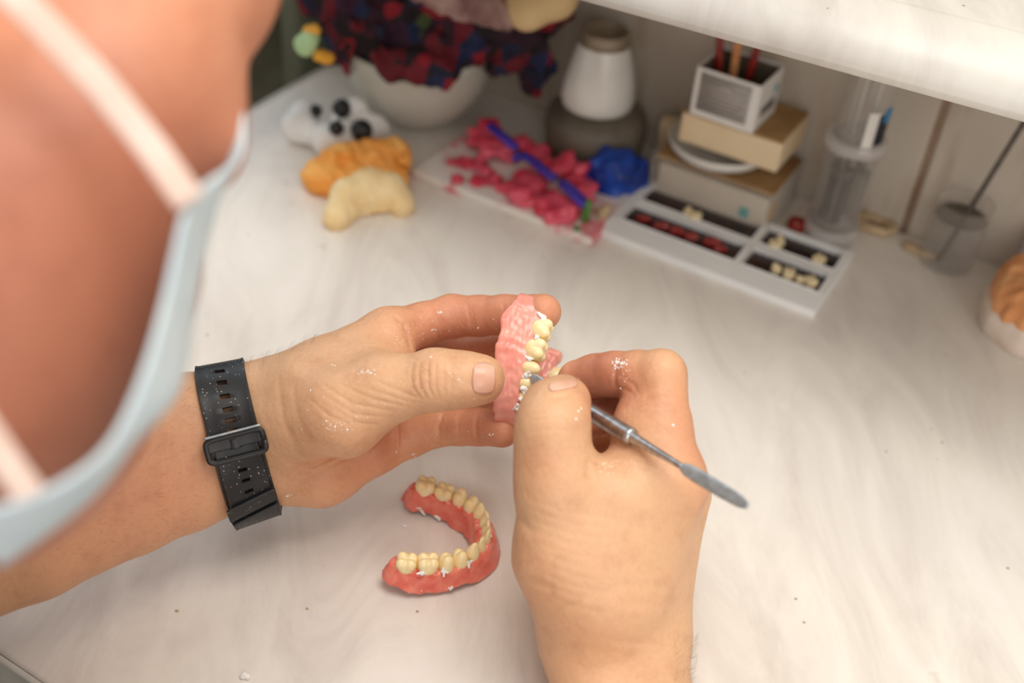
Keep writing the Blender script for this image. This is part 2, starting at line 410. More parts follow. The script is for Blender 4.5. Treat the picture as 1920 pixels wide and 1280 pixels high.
        for ax in range(3):
            sa = [slice(None)] * 3; sb = [slice(None)] * 3; sa[ax] = slice(0, -1); sb[ax] = slice(1, None)
            A, B = ins[tuple(sa)], ins[tuple(sb)]; o1, o2 = [x for x in range(3) if x != ax]
            e = np.argwhere(A != B); e = e[(e[:, o1] > 0) & (e[:, o2] > 0) & (e[:, o1] < n[o1] - 1) & (e[:, o2] < n[o2] - 1)]
            def cell(da, db):
                q = e.copy(); q[:, o1] -= da; q[:, o2] -= db; return ids[tuple(q.T)]
            q = np.stack([cell(1, 1), cell(0, 1), cell(0, 0), cell(1, 0)], 1)
            fl = A[tuple(e.T)]
            if ax == 1: fl = ~fl
            q[~fl] = q[~fl][:, ::-1]; Q.append(q)
        Q = np.concatenate(Q); Q = Q[(Q >= 0).all(1)]
        return V, Q

# ------------------------------------------------------------------ the person
def PXW(V):                            # camera mm -> pixel
    return CX + FPX * V[:, 0] / V[:, 2], CY + FPX * V[:, 1] / V[:, 2]
def blob(V, c, r):
    return np.exp(-(((V - np.array(c)) ** 2).sum(1)) / (r * r))

def left_hand():
    s = SDF([-130.0, C(0, 480, 500)[1] - 10, 480], [C(1060, 0, 560)[0] + 6, C(0, 960, 600)[1] + 14, 622], .7)
    c = lambda *l: [C(*p) for p in l]
    # forearm and wrist: radius side on top, ulna side below, flesh between
    s.chain(c((60, 870, 505), (250, 815, 528), (350, 788, 538), (430, 771, 546), (505, 752, 549)), [27, 24, 21.5, 20, 18.5], 4, 4)
    s.chain(c((60, 1015, 500), (250, 950, 524), (350, 920, 536), (440, 884, 546), (520, 868, 556)), [25, 21, 18.5, 18.5, 17], 12, 4)
    s.chain(c((60, 940, 500), (250, 890, 524), (350, 850, 536), (436, 828, 545), (520, 815, 552)), [26, 22, 21, 20, 19], 10, 4)
    # metacarpals
    s.chain(c((505, 752, 549), (610, 700, 552), (728, 627, 556)), [18.5, 16.5, 12.5], 9, 6)
    s.chain(c((510, 800, 556), (735, 690, 578)), [17, 13.5], 10)
    s.chain(c((510, 840, 560), (725, 765, 586)), [17, 13], 10)
    s.chain(c((515, 868, 560), (610, 880, 566), (706, 835, 574)), [17, 15, 12.5], 10, 6)
    s.chain(c((545, 870, 556), (600, 876, 556), (690, 842, 562)), [15, 15.5, 12], 10, 8)
    # thenar mass and first web
    s.chain(c((540, 795, 538), (640, 770, 528), (722, 728, 523)), [19, 20, 15], 10, 8)
    s.chain(c((580, 735, 540), (690, 675, 545)), [19, 12.5], 10)
    s.chain(c((700, 700, 536), (745, 672, 548)), [12, 8], 9)
    # thumb
    s.chain(c((715, 732, 523), (770, 722, 520), (818, 714, 518), (862, 711, 516.5), (899, 711, 516)), [15.2, 12.6, 12.6, 11.9, 11.3], 7, 5)
    s.ell(C(885, 714, 521), (10, 10.5, 9), 3)
    s.ball(C(815, 706, 516), 12.3, 4)
    # fingers
    s.chain(c((728, 627, 556), (790, 608, 566), (846, 593, 571), (900, 592, 568), (946, 590, 562), (1018, 585, 551)), [12.4, 10.3, 10.4, 9.6, 9.4, 8.7], 5, 3)
    s.chain(c((735, 690, 578), (855, 662, 596), (930, 655, 588), (985, 652, 577)), [12, 9.6, 9, 8.3], 4, 3)
    s.chain(c((725, 765, 586), (850, 735, 598), (920, 735, 588), (965, 742, 572)), [12, 9.6, 9, 8.2], 4, 3)
    s.chain(c((706, 835, 574), (765, 818, 572), (825, 800, 570), (862, 800, 566), (897, 800, 562), (942, 806, 553)), [12.6, 10.4, 9.2, 8.7, 8.7, 8.4], 5, 3)
    # flexion creases and skin folds
    K = s.crease_px
    K([(812, 572), (828, 600), (832, 642)], .8, .55, 545, 580)
    K([(806, 598), (818, 622), (826, 640)], .7, .4, 545, 580)
    K([(872, 556), (880, 588), (888, 628)], .8, .55, 545, 580)
    K([(880, 560), (887, 592), (893, 622)], .6, .35, 545, 580)
    K([(944, 562), (946, 592), (944, 622)], .6, .55, 540, 575)
    K([(736, 590), (758, 610), (772, 665)], 1.0, .9, 530, 575)
    K([(744, 782), (746, 820), (746, 868)], .9, .9, 545, 582)
    K([(832, 772), (822, 800), (826, 836)], .9, .9, 545, 575)
    K([(896, 772), (892, 800), (896, 832)], .8, .7, 540, 570)
    K([(861, 772), (859, 800), (862, 830)], .6, .3, 540, 570)
    K([(700, 800), (640, 850), (585, 873), (540, 868)], 1.5, 1.3, 520, 575)
    K([(735, 800), (700, 832), (640, 862), (560, 905)], 1.2, .6, 530, 575)
    for i, (dx, a) in enumerate([(-22, .5), (-12, .75), (0, .8), (9, .7), (20, .6), (30, .35)]):    # thumb knuckle wrinkles
        b = 12 - i * 3
        K([(810 + dx - b, 672), (812 + dx - b * 1.6, 700), (812 + dx - b * 1.4, 725), (816 + dx, 752)], .55, a * .75, 498, 522)
    for (a, m_, b_) in [((600, 718), (660, 756), (742, 772)), ((612, 742), (660, 775), (730, 783)), ((640, 722), (700, 748), (762, 762)), ((670, 722), (720, 738), (775, 756)),
                        ((625, 765), (668, 792), (715, 797)), ((572, 740), (618, 780), (668, 800)), ((700, 712), (742, 730), (790, 748))]:
        K([a, m_, b_], .55, .38, 495, 545)
    K([(522, 700), (532, 790), (560, 850)], 1.4, .3, 510, 560)
    K([(548, 712), (560, 790), (590, 840)], 1.4, .25, 510, 560)
    # nail bed of the thumb
    K([(886, 682), (883, 700), (885, 722), (893, 738)], .7, .55, 495, 520)
    K([(890, 738), (910, 742), (924, 735)], .6, .4, 495, 520)
    K([(890, 681), (908, 676), (922, 684)], .6, .4, 495, 520)
    s.noise(.05, .35, 3).noise(.03, 1.4, 4)
    # the hand mesh starts under the watch strap: open it there
    V, Q = s.mesh()
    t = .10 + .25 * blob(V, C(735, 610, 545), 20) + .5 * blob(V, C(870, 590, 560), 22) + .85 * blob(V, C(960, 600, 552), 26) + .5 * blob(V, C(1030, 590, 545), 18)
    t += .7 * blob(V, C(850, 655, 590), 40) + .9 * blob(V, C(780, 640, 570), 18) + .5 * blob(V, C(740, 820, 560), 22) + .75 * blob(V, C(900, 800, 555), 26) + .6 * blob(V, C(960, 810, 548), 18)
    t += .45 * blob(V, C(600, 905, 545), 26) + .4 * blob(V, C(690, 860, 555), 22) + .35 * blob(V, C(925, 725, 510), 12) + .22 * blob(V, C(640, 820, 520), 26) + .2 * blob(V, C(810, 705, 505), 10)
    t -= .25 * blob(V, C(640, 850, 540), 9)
    return V, Q, np.clip(t * .55, 0, 1)

def left_forearm():
    e = w2c([-415, 60, 60])
    s = SDF([e[0] - 55, C(0, 640, 500)[1] - 10, 395], [-128.5, C(0, 1105, 545)[1] + 30, 600], 1.6)
    c = lambda *l: [C(*p) for p in l]
    s.chain([e + [0, -12, 0]] + c((60, 870, 505), (250, 815, 528), (350, 788, 538), (430, 771, 546), (505, 752, 549)), [38, 27, 24, 21.5, 20, 18.5], 4, 4)
    s.chain([e + [0, 12, 0]] + c((60, 1015, 500), (250, 950, 524), (350, 920, 536), (440, 884, 546), (520, 868, 556)), [36, 25, 21, 18.5, 18.5, 17], 12, 4)
    s.chain([e] + c((60, 940, 500), (250, 890, 524), (350, 850, 536), (436, 828, 545), (520, 815, 552)), [38, 26, 22, 21, 20, 19], 10, 4)
    s.chain([e, w2c([-430, -20, 150])], [38, 45], 10)
    V, Q = s.mesh(); t = .10 + .3 * blob(V, C(150, 1000, 470), 60) + .2 * blob(V, C(330, 900, 515), 40)
    return V, Q, np.clip(t, 0, 1)

def right_hand():
    s = SDF([C(955, 0, 480)[0] - 6, C(0, 640, 500)[1] - 4, 445], [C(1345, 0, 500)[0] + 10, C(0, 1400, 480)[1], 590], .7)
    c = lambda *l: [C(*p) for p in l]
    s.chain(c((1108, 1210, 497), (1125, 1330, 488), (1120, 1480, 476)), [19, 20, 23], 4, 4)
    s.chain(c((1212, 1205, 503), (1222, 1310, 497), (1225, 1480, 482)), [18, 17, 22], 12, 4)
    s.chain(c((1160, 1205, 499), (1172, 1310, 492), (1172, 1480, 478)), [19.5, 19, 23], 10, 4)
    # palm: metacarpals fan out, the little-finger side turned down and away
    s.chain(c((1108, 1200, 497), (1190, 1080, 490), (1254, 905, 488)), [18, 17, 15.5], 9, 6)
    s.chain(c((1190, 1190, 501), (1268, 925, 508)), [19, 15], 10)
    s.chain(c((1200, 1195, 508), (1258, 960, 526)), [18, 14], 10)
    s.chain(c((1200, 1195, 514), (1235, 990, 544)), [17, 13.5], 10)
    s.chain(c((1100, 1180, 494), (1062, 1040, 484), (1046, 905, 480)), [20, 21, 17.2], 9, 8)
    s.chain(c((1130, 1110, 484), (1160, 940, 484)), [22, 19], 12)
    s.chain(c((1110, 1000, 500), (1150, 960, 512)), [20, 18], 12)
    # thumb
    s.chain(c((1046, 905, 480), (1036, 850, 478), (1036, 800, 477), (1042, 770, 482), (1057, 753, 488)), [17.2, 14.8, 14.6, 13.2, 11.2], 6, 5)
    # index: up to the bent middle joint, then back to the left
    s.chain(c((1254, 905, 488), (1243, 800, 494), (1240, 702, 499)), [15.5, 11.8, 10.6], 6, 4)
    s.chain(c((1206, 885, 492), (1205, 800, 500), (1207, 748, 505)), [16, 12.5, 10.3], 8, 4)
    s.chain(c((1240, 702, 499), (1196, 700, 506), (1152, 701, 513), (1115, 705, 519), (1082, 712, 523)), [10.5, 9.7, 9.6, 9.4, 9], 3, 3)
    # the other fingers, curled underneath
    s.chain(c((1268, 925, 508), (1215, 765, 531), (1150, 768, 532), (1092, 782, 527)), [14, 10.5, 10, 9.4], 3, 3)
    s.chain(c((1258, 960, 526), (1205, 830, 553), (1120, 842, 550), (1070, 850, 545)), [13.5, 9.8, 9, 8.4], 3, 3)
    s.chain(c((1235, 990, 544), (1190, 890, 567), (1110, 900, 562), (1060, 905, 556)), [13, 9, 8.4, 7.8], 3, 3)
    K = s.crease_px
    K([(1160, 745), (1153, 715), (1155, 690), (1166, 668)], .8, .8, 480, 512)
    K([(1158, 700), (1190, 722), (1200, 745)], .8, .35, 480, 512)
    K([(1155, 724), (1175, 730), (1192, 744)], .7, .4, 480, 512)
    K([(1172, 772), (1210, 752), (1232, 742)], .9, .6, 480, 512)
    K([(1098, 862), (1104, 884), (1112, 900)], 1.1, 1.1, 450, 495)
    K([(1098, 862), (1130, 872), (1150, 880)], .9, .4, 450, 495)
    K([(1085, 868), (1098, 880), (1105, 902)], .8, .5, 450, 495)
    K([(1150, 864), (1165, 880), (1170, 896)], .8, .4, 450, 495)
    for i, y in enumerate([782, 792, 802, 812]): K([(985, y + 2), (1010, y - 6), (1040, y - 8), (1075, y - 2)], .6, .22 + .1 * (i % 2), 455, 480)
    K([(968, 962), (988, 985), (1005, 1002)], 1.8, .5, 455, 500)
    K([(985, 1085), (1010, 1095), (1040, 1105)], 1.8, .8, 455, 500)
    K([(1015, 1160), (1050, 1140), (1090, 1128)], 2.0, .5, 455, 500)
    K([(1100, 1120), (1170, 1095), (1270, 1100)], 2.0, .35, 455, 505)
    K([(1110, 1150), (1180, 1130), (1265, 1140)], 1.6, .3, 455, 505)
    K([(1120, 1195), (1190, 1205), (1270, 1208)], 1.6, .3, 455, 505)
    for i in range(10):                                                     # fine diagonal folds over the thumb base
        y = 930 + i * 20; K([(985 + i * 3, y), (1060 + i * 3, y + 30), (1150 + i * 2, y + 42)], .8, .14, 450, 495)
    K([(1010, 738), (1040, 746), (1070, 742), (1090, 728)], .7, .5, 462, 500)
    s.noise(.05, .3, 13).noise(.03, 1.3, 14)
    V, Q = s.mesh()
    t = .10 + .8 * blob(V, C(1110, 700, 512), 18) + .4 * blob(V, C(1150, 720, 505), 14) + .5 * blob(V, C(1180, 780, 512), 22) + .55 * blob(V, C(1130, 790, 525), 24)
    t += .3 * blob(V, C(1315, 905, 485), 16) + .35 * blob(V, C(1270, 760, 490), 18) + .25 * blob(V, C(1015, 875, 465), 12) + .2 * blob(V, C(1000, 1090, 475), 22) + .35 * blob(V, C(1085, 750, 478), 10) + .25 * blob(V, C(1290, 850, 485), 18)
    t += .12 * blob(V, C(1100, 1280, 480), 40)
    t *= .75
    return V, Q, np.clip(t, 0, 1)

def right_forearm():
    e = w2c([-50, 20, 48]); a = C(1120, 1460, 478); b = C(1225, 1460, 484)
    sh = w2c([-70, -80, 140]); m = 50
    pts = np.array([e, a, b, sh]); s = SDF(pts.min(0) - m, pts.max(0) + m, 2.0)
    s.chain([a, e + [-12, 0, 0]], [22, 36], 8); s.chain([b, e + [12, 0, 0]], [21, 36], 12); s.chain([(a + b) / 2, e], [22, 38], 10)
    s.chain([e, sh], [38, 45], 10)
    V, Q = s.mesh(); return V, Q, np.full(len(V), .15)

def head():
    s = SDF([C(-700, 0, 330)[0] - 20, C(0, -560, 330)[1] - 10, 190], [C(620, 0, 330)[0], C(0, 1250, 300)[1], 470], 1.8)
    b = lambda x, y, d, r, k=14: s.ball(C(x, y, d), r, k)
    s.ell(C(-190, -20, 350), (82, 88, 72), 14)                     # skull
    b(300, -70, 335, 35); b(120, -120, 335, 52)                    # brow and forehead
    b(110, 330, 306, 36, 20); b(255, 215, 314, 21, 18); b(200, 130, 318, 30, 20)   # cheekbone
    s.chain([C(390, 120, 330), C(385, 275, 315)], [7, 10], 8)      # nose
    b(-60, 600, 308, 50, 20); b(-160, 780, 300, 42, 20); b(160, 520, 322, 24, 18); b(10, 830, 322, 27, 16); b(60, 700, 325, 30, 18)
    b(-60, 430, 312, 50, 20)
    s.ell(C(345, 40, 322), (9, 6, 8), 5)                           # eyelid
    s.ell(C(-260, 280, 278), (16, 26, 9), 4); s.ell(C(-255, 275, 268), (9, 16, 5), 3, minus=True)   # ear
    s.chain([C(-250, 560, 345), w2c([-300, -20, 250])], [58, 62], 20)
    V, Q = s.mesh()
    t = .84 + .2 * blob(V, C(40, 560, 262), 42) + .1 * blob(V, C(80, 850, 260), 40) + .35 * blob(V, C(80, 360, 270), 30) + .3 * blob(V, C(370, 250, 300), 30)  # face tinted darker overall: its dimmer light is put into the skin colour
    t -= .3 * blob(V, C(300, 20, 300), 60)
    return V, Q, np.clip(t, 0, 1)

def patch(px_pts, n=14):
    """pixels inside a rounded outline, as a grid (centre, half sizes, angle)"""
def build_person():
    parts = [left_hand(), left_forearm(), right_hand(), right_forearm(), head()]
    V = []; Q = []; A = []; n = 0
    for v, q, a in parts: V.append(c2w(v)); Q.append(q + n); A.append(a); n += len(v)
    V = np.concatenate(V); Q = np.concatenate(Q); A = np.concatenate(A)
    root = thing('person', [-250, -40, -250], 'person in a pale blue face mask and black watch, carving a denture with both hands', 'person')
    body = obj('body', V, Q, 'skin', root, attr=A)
    bv = BVHTree.FromPolygons([Vector(p) for p in V], [tuple(map(int, q)) for q in Q])
    cam = Vector((0, 0, HCAM))
    def hit(px, py):
        d = Vector(RW @ np.array([(px - CX) / FPX, (py - CY) / FPX, 1.])).normalized()
        h = bv.ray_cast(cam, d); return h[0], h[1], h[3]
    def nail(cx, cy, hx, hy, ang, lift, label=None):
        N = 17; G = []; ok = True; ca, sa = math.cos(ang), math.sin(ang)
        for j in range(N):
            for i in range(N):
                u = -1 + 2 * i / (N - 1); v = -1 + 2 * j / (N - 1)
                r = max(abs(u), abs(v)); q = (abs(u) ** 3.2 + abs(v) ** 3.2) ** (1 / 3.2); k = r / q if q > 0 else 1
                x, y = u * k * hx, v * k * hy; p, nn, _ = hit(cx + x * ca - y * sa, cy + x * sa + y * ca)
                if p is None: p, nn, _ = hit(cx, cy)
                e = 1 - .75 * max(0, (r - .75) / .25) ** 2
                G.append(np.array(p + nn * (lift * e)))
        G = np.array(G).reshape(N, N, 3)
        for _ in range(10):                                                    # a nail is smoother than the skin under it
            H_ = G.copy(); H_[1:-1, 1:-1] = (G[:-2, 1:-1] + G[2:, 1:-1] + G[1:-1, :-2] + G[1:-1, 2:]) / 4; G = H_
        F = [(j * N + i, j * N + i + 1, (j + 1) * N + i + 1, (j + 1) * N + i) for j in range(N - 1) for i in range(N - 1)]
        o = obj('fingernail', G.reshape(-1, 3), F, 'nail', root, label=label)
        m = o.modifiers.new('thick', 'SOLIDIFY'); m.thickness = .0005; m.offset = -1
        return o
    nail(907, 709, 21, 28, .03, .55)
    nail(1056, 722, 27, 8.5, -.2, .25)
    # plaster dust on skin: small flattened grains
    g = Geo()
    def grain(px, py, r):
        p, nn, _ = hit(px, py)
        if p is None: return
        p = np.array(p); nn = np.array(nn); u = np.cross(nn, rng.normal(size=3)); u /= np.linalg.norm(u); w = np.cross(nn, u)
        k = 6; a = rng.uniform(.6, 1.4, k) * r; V_ = [p + nn * r * .55] + [p + u * a[i] * math.cos(i * 6.283 / k) + w * a[i] * math.sin(i * 6.283 / k) - nn * r * .15 for i in range(k)]
        g.add(V_, [(0, i + 1, (i + 1) % k + 1) for i in range(k)] + [tuple(range(k, 0, -1))])
    for _ in range(150):
        grain(rng.uniform(560, 960), rng.uniform(570, 880), rng.uniform(.12, .32))
    for _ in range(60): grain(rng.normal(765, 30), rng.normal(645, 22), rng.uniform(.12, .34))
    for (x, y, r) in [(627, 685, .7), (690, 697, .6), (672, 700, .4), (582, 731, .5), (826, 586, .8), (815, 618, .6), (896, 615, .5), (742, 848, .55), (775, 852, .8), (920, 814, .6), (610, 790, .5), (628, 800, .6), (650, 804, .6), (540, 928, .8), (862, 712, .4), (806, 668, .5)]:
        for _ in range(3): grain(x + rng.normal(0, 2), y + rng.normal(0, 1.5), r * .8)
    for _ in range(16): grain(685 + rng.normal(0, 14), 697 + rng.normal(0, 3), .4)
    for _ in range(16): grain(635 + rng.normal(0, 16), 800 + rng.normal(0, 6), .35)
    for _ in range(34): grain(rng.normal(1160, 7), rng.normal(680, 6), rng.uniform(.3, .7))
    for _ in range(14): grain(rng.normal(1168, 14), rng.normal(702, 8), rng.uniform(.15, .35))
    for (x, y) in [(1163, 728), (1262, 797), (1085, 770), (1080, 785), (1090, 765)]: grain(x, y, .7)
    for _ in range(40): grain(rng.normal(1140, 30), rng.normal(872, 7), rng.uniform(.12, .3))
    g.obj('plaster_dust', 'plaster', root, smooth=False, kind='stuff')
    # fine hairs along the forearm and the back of the wrist
    g = Geo(); vx, vy = PXW(w2c(V)); N_ = None
    def hairs(sel, along, L, cnt, rad=.045):
        ids = np.flatnonzero(sel); ids = rng.choice(ids, min(cnt, len(ids)), replace=False)
        al = np.array(along, float)
        for i in ids:
            p = V[i]; h = bv.find_nearest(Vector(p)); nn = np.array(h[1]); l = L * rng.uniform(.6, 1.3)
            d = al + rng.normal(0, .35, 3); d -= nn * (d @ nn); d /= np.linalg.norm(d) + 1e-9
            c1 = p + nn * l * .35 + d * l * .3; c2 = c1 + nn * l * .1 + d * l * .45 + rng.normal(0, l * .08, 3)
            u = np.cross(d, nn) * rad; w = nn * rad
            g.add([p + u, p - u, p + w, c1 + u * .8, c1 - u * .8, c1 + w * .8, c2], [(0, 1, 4, 3), (1, 2, 5, 4), (2, 0, 3, 5), (3, 4, 6), (4, 5, 6), (5, 3, 6)])
    dirl = c2w(C(520, 780, 548)) - c2w(C(250, 850, 528)); dirl /= np.linalg.norm(dirl)
    cz = w2c(V)[:, 2]
    top = vy < 700 + .55 * np.maximum(0, 465 - vx)
    hairs((vx > 455) & (vx < 590) & (vy < 705 - (vx - 465) * .5) & (cz < 575), dirl + [0, 0, .2], 5, 170)
    hairs((vx > 300) & (vx < 380) & (vy < 760) & (cz < 560), dirl, 5.5, 160)
    hairs((vx > 60) & (vx < 372) & (vy > 720) & (vy < 1050) & (cz < 530), dirl, 4.5, 500, .035)
    dirr = c2w(C(1150, 1000, 490)) - c2w(C(1150, 1280, 492)); dirr /= np.linalg.norm(dirr)
    hairs((vx > 1262) & (vx < 1310) & (vy > 1195) & (vy < 1330), dirr, 5.5, 220)
    g.obj('arm_hair', 'bodyhair', root, kind='stuff')
    # face mask -------------------------------------------------------
    rows = [[(345, 368, 262), (400, 328, 280), (460, 292, 302), (452, 200, 316), (436, 108, 326), (380, 150, 365)],
            [(325, 460, 262), (348, 440, 272), (384, 405, 288), (398, 390, 305), (395, 385, 335), (330, 400, 372)],
            [(305, 560, 258), (335, 555, 268), (364, 540, 285), (366, 538, 305), (350, 540, 335), (300, 540, 372)],
            [(275, 670, 254), (305, 690, 264), (342, 696, 280), (344, 690, 300), (325, 680, 325), (280, 660, 360)],
            [(240, 762, 250), (285, 775, 260), (330, 752, 273), (326, 745, 290), (300, 740, 315), (250, 730, 350)],
            [(195, 850, 247), (225, 848, 257), (256, 808, 270), (255, 800, 288), (240, 800, 310), (200, 800, 345)],
            [(110, 905, 244), (155, 925, 254), (205, 900, 266), (205, 890, 284), (200, 880, 305), (150, 860, 340)],
            [(40, 935, 241), (70, 985, 252), (112, 982, 262), (112, 970, 280), (100, 960, 300), (60, 930, 330)],
            [(-60, 960, 240), (-30, 1030, 250), (0, 1060, 258), (0, 1050, 272), (0, 1040, 290), (-40, 1000, 320)]]
    G = np.array([[PW(*p) for p in r] for r in rows]); nr, nc = G.shape[:2]
    o = obj('face_mask', G.reshape(-1, 3), [(j * nc + i, j * nc + i + 1, (j + 1) * nc + i + 1, (j + 1) * nc + i) for j in range(nr - 1) for i in range(nc - 1)], 'mask', root, label='pale blue pleated face mask')
    m = o.modifiers.new('sub', 'SUBSURF'); m.levels = m.render_levels = 3
    m = o.modifiers.new('thick', 'SOLIDIFY'); m.thickness = .0012
    def strap(pp, w):
        P = [PW(*p) for p in pp]; P = np.array(P); t = np.linspace(0, len(P) - 1, 40); Pi = np.stack([np.interp(t, range(len(P)), P[:, i]) for i in range(3)], 1)
        return Geo().sweep(Pi, [w] * 40, [.5] * 40, RW @ np.array([.7, -.7, .1]), 10, 4).obj('ear_loop', 'elastic', o)
    strap([(356, 380, 262), (290, 285, 262), (190, 160, 257), (60, 25, 254), (-90, -120, 252), (-260, -60, 260), (-330, 120, 268)], 3.6)
    strap([(58, 930, 242), (20, 880, 240), (-60, 760, 238), (-200, 600, 243), (-330, 420, 255), (-350, 250, 266)], 3.2)
    # hair, shirt ----------------------------------------------------
    s = SDF([-180 + C(-190, 0, 350)[0] + 70, C(0, -560, 350)[1] - 20, 250], C(-190, 0, 350) + [150, 110, 90], 3.0)
    s.ell(C(-190, -20, 350) + [-2, -4, 4], (86, 90, 78), 6); s.ell(C(60, 240, 300), (92, 80, 120), 8, minus=True); s.ball(C(240, -20, 320), 62, 8, minus=True); s.noise(.8, .3, 5)
    v, q = s.mesh(); obj('hair', c2w(v), q, 'hair', root)
    s = SDF([-560, -260, -330], [60, 30, 265], 5.0)
    s.chain([(-420, -70, 190), (-260, -90, 225), (-85, -125, 185)], [62, 78, 58], 30, 20)
    s.chain([(-260, -100, 200), (-260, -110, -300)], [110, 125], 40)
    s.chain([(-420, -70, 190), (-428, -15, 145)], [60, 56], 20); s.chain([(-85, -125, 185), (-70, -85, 145)], [58, 54], 20)
    s.noise(1.5, .05, 9); v, q = s.mesh(); obj('shirt', v, q, 'shirt', root)
    return root, hit, bv

# ------------------------------------------------------------------ wristwatch
def watch(bv):
    c0 = C(449, 828, 546); ax = C(545, 801, 549) - C(345, 852, 540); ax /= np.linalg.norm(ax)
    e2 = np.array([0, 0, 1.]) - ax * ax[2]; e2 /= np.linalg.norm(e2); e1 = np.cross(e2, ax); e1 *= np.sign(e1[1])   # e1 down in the photo, e2 away
    NT = 72; TH = np.linspace(-math.pi, math.pi, NT, endpoint=False); RAD = np.zeros((NT, 2))
    for i, t in enumerate(TH):
        d = e1 * math.sin(t) - e2 * math.cos(t); ws = np.linspace(-12, 12, 7); rr = []
        for w in ws:
            h = bv.ray_cast(Vector(c2w(c0 + d * 70 + ax * w)), Vector(c2w(c0) - c2w(c0 + d)))
            rr.append(70 - h[3] if h[0] is not None else 28.)
        k_, b_ = np.polyfit(ws, rr, 1); RAD[i] = b_ + max(np.array(rr) - k_ * ws - b_) * .7, k_
    for _ in range(3): RAD = (np.roll(RAD, 1, 0) + np.roll(RAD, -1, 0) + 2 * RAD) / 4
    def rp(th, off=0, w=0):          # th: 0 at the near side, + towards the little-finger side
        u = ((th + math.pi) / (2 * math.pi) * NT) % NT; i = int(u); f_ = u - i; q = RAD[i] * (1 - f_) + RAD[(i + 1) % NT] * f_
        return c2w(c0 + (e1 * math.sin(th) - e2 * math.cos(th)) * (q[0] + q[1] * w + off + .5) + ax * w)
    root = thing('wristwatch', c2w(c0), 'black rubber strap watch fastened round the left wrist, dusted with plaster', 'watch')
    D = math.pi / 180
    def band(name, t0, t1, hw, off, slots, sw, sh, mat='rubber', thick=1.9, parent=root, taper=0, n=90):
        ths = sorted(set(list(np.linspace(t0, t1, n)) + [x for s in slots for x in (s - sh / 2, s + sh / 2)])); th = np.array(ths)
        ws = np.array([-1, -.86, -.5, -sw / hw, sw / hw, .5, .86, 1.]); V = []
        for t in th:
            h = hw - taper * (t - t0) / (t1 - t0)
            for w in ws: V.append(rp(t, off + (.35 if abs(w) > .9 else 0), w * h))
        F = []; nw = len(ws)
        for j in range(len(th) - 1):
            tm = (th[j] + th[j + 1]) / 2; hole = any(abs(tm - s) < sh / 2 for s in slots)
            for i in range(nw - 1):
                if hole and i == 3: continue
                F.append((j * nw + i, j * nw + i + 1, (j + 1) * nw + i + 1, (j + 1) * nw + i))
        o = obj(name, V, F, mat, parent)
        m = o.modifiers.new('thick', 'SOLIDIFY'); m.thickness = thick / 1000; m.offset = 0
        m = o.modifiers.new('bev', 'BEVEL'); m.width = .0004; m.segments = 2; m.limit_method = 'ANGLE'; m.angle_limit = .7
        return o
    band('strap', -180 * D, 60 * D, 11, .9, [x * D for x in (-66, -54, -42, -31, -21.5, -12.5)], 2.2, 4.2 * D)
    band('strap', -6 * D, 74 * D, 9.6, 3.4, [x * D for x in (12, 23, 34, 46)], 1.9, 3.6 * D, thick=2.1)
    band('strap_keeper', 52 * D, 64 * D, 11.4, 5.6, [], 1, 1, thick=1.8, n=12)
    band('strap_keeper', 69 * D, 84 * D, 11.0, 5.0, [], 1, 1, thick=2.6, n=12)
    band('strap', 60 * D, 180 * D, 11, 1.2, [], 1, 1)
    band('buckle_bar', -9 * D, 2 * D, 12.3, 4.6, [], 1, 1, mat='black', thick=2.0, n=10)
    # buckle: a frame standing over the strap with its tongue
    P = []
    N = 40
    for i in range(N + 1):
        t = 2 * math.pi * i / N; cx_, sy = math.cos(t), math.sin(t); pw = 2 / 7
        w = 12.6 * np.sign(cx_) * abs(cx_) ** pw; a = (1.5 + 9.5 * np.sign(sy) * abs(sy) ** pw) * D
        P.append(rp(a, 5.0, w))
    Geo().sweep(P, [1.3] * (N + 1), [1.3] * (N + 1), rp(0, 60) - rp(0, 0), 12, 3).obj('buckle', 'black', root)
    Geo().sweep([rp(-10.0 * D, 6.3, w) for w in np.linspace(-12.6, 12.6, 24)], [.55] * 24, [.55] * 24, rp(0, 60) - rp(0, 0), 8).obj('buckle_edge', 'steel_dull', root, label='bright steel edge of the buckle')
    Geo().sweep([rp(a * D, 4.9, 0) for a in np.linspace(-5, 3, 10)], [2.4] * 10, [.9] * 10, ax @ RW.T, 12, 3).obj('buckle_tongue', 'black', root)
    # case, on the far side of the wrist
    s = []; ctr = (rp(172 * D, 0), rp(172 * D, 20)); a = ctr[1] - ctr[0]; a /= np.linalg.norm(a)
    Geo().lathe(rp(172 * D, 1), [(15, 0), (19, 1), (20, 3), (20, 8), (18.5, 10), (17.5, 10.5)], 48, a).obj('watch_case', 'black', root)
    Geo().lathe(rp(172 * D, 1) + a * 9.6, [(17, 0), (17, 1.2)], 48, a).obj('watch_face', 'navy', root)
    return root

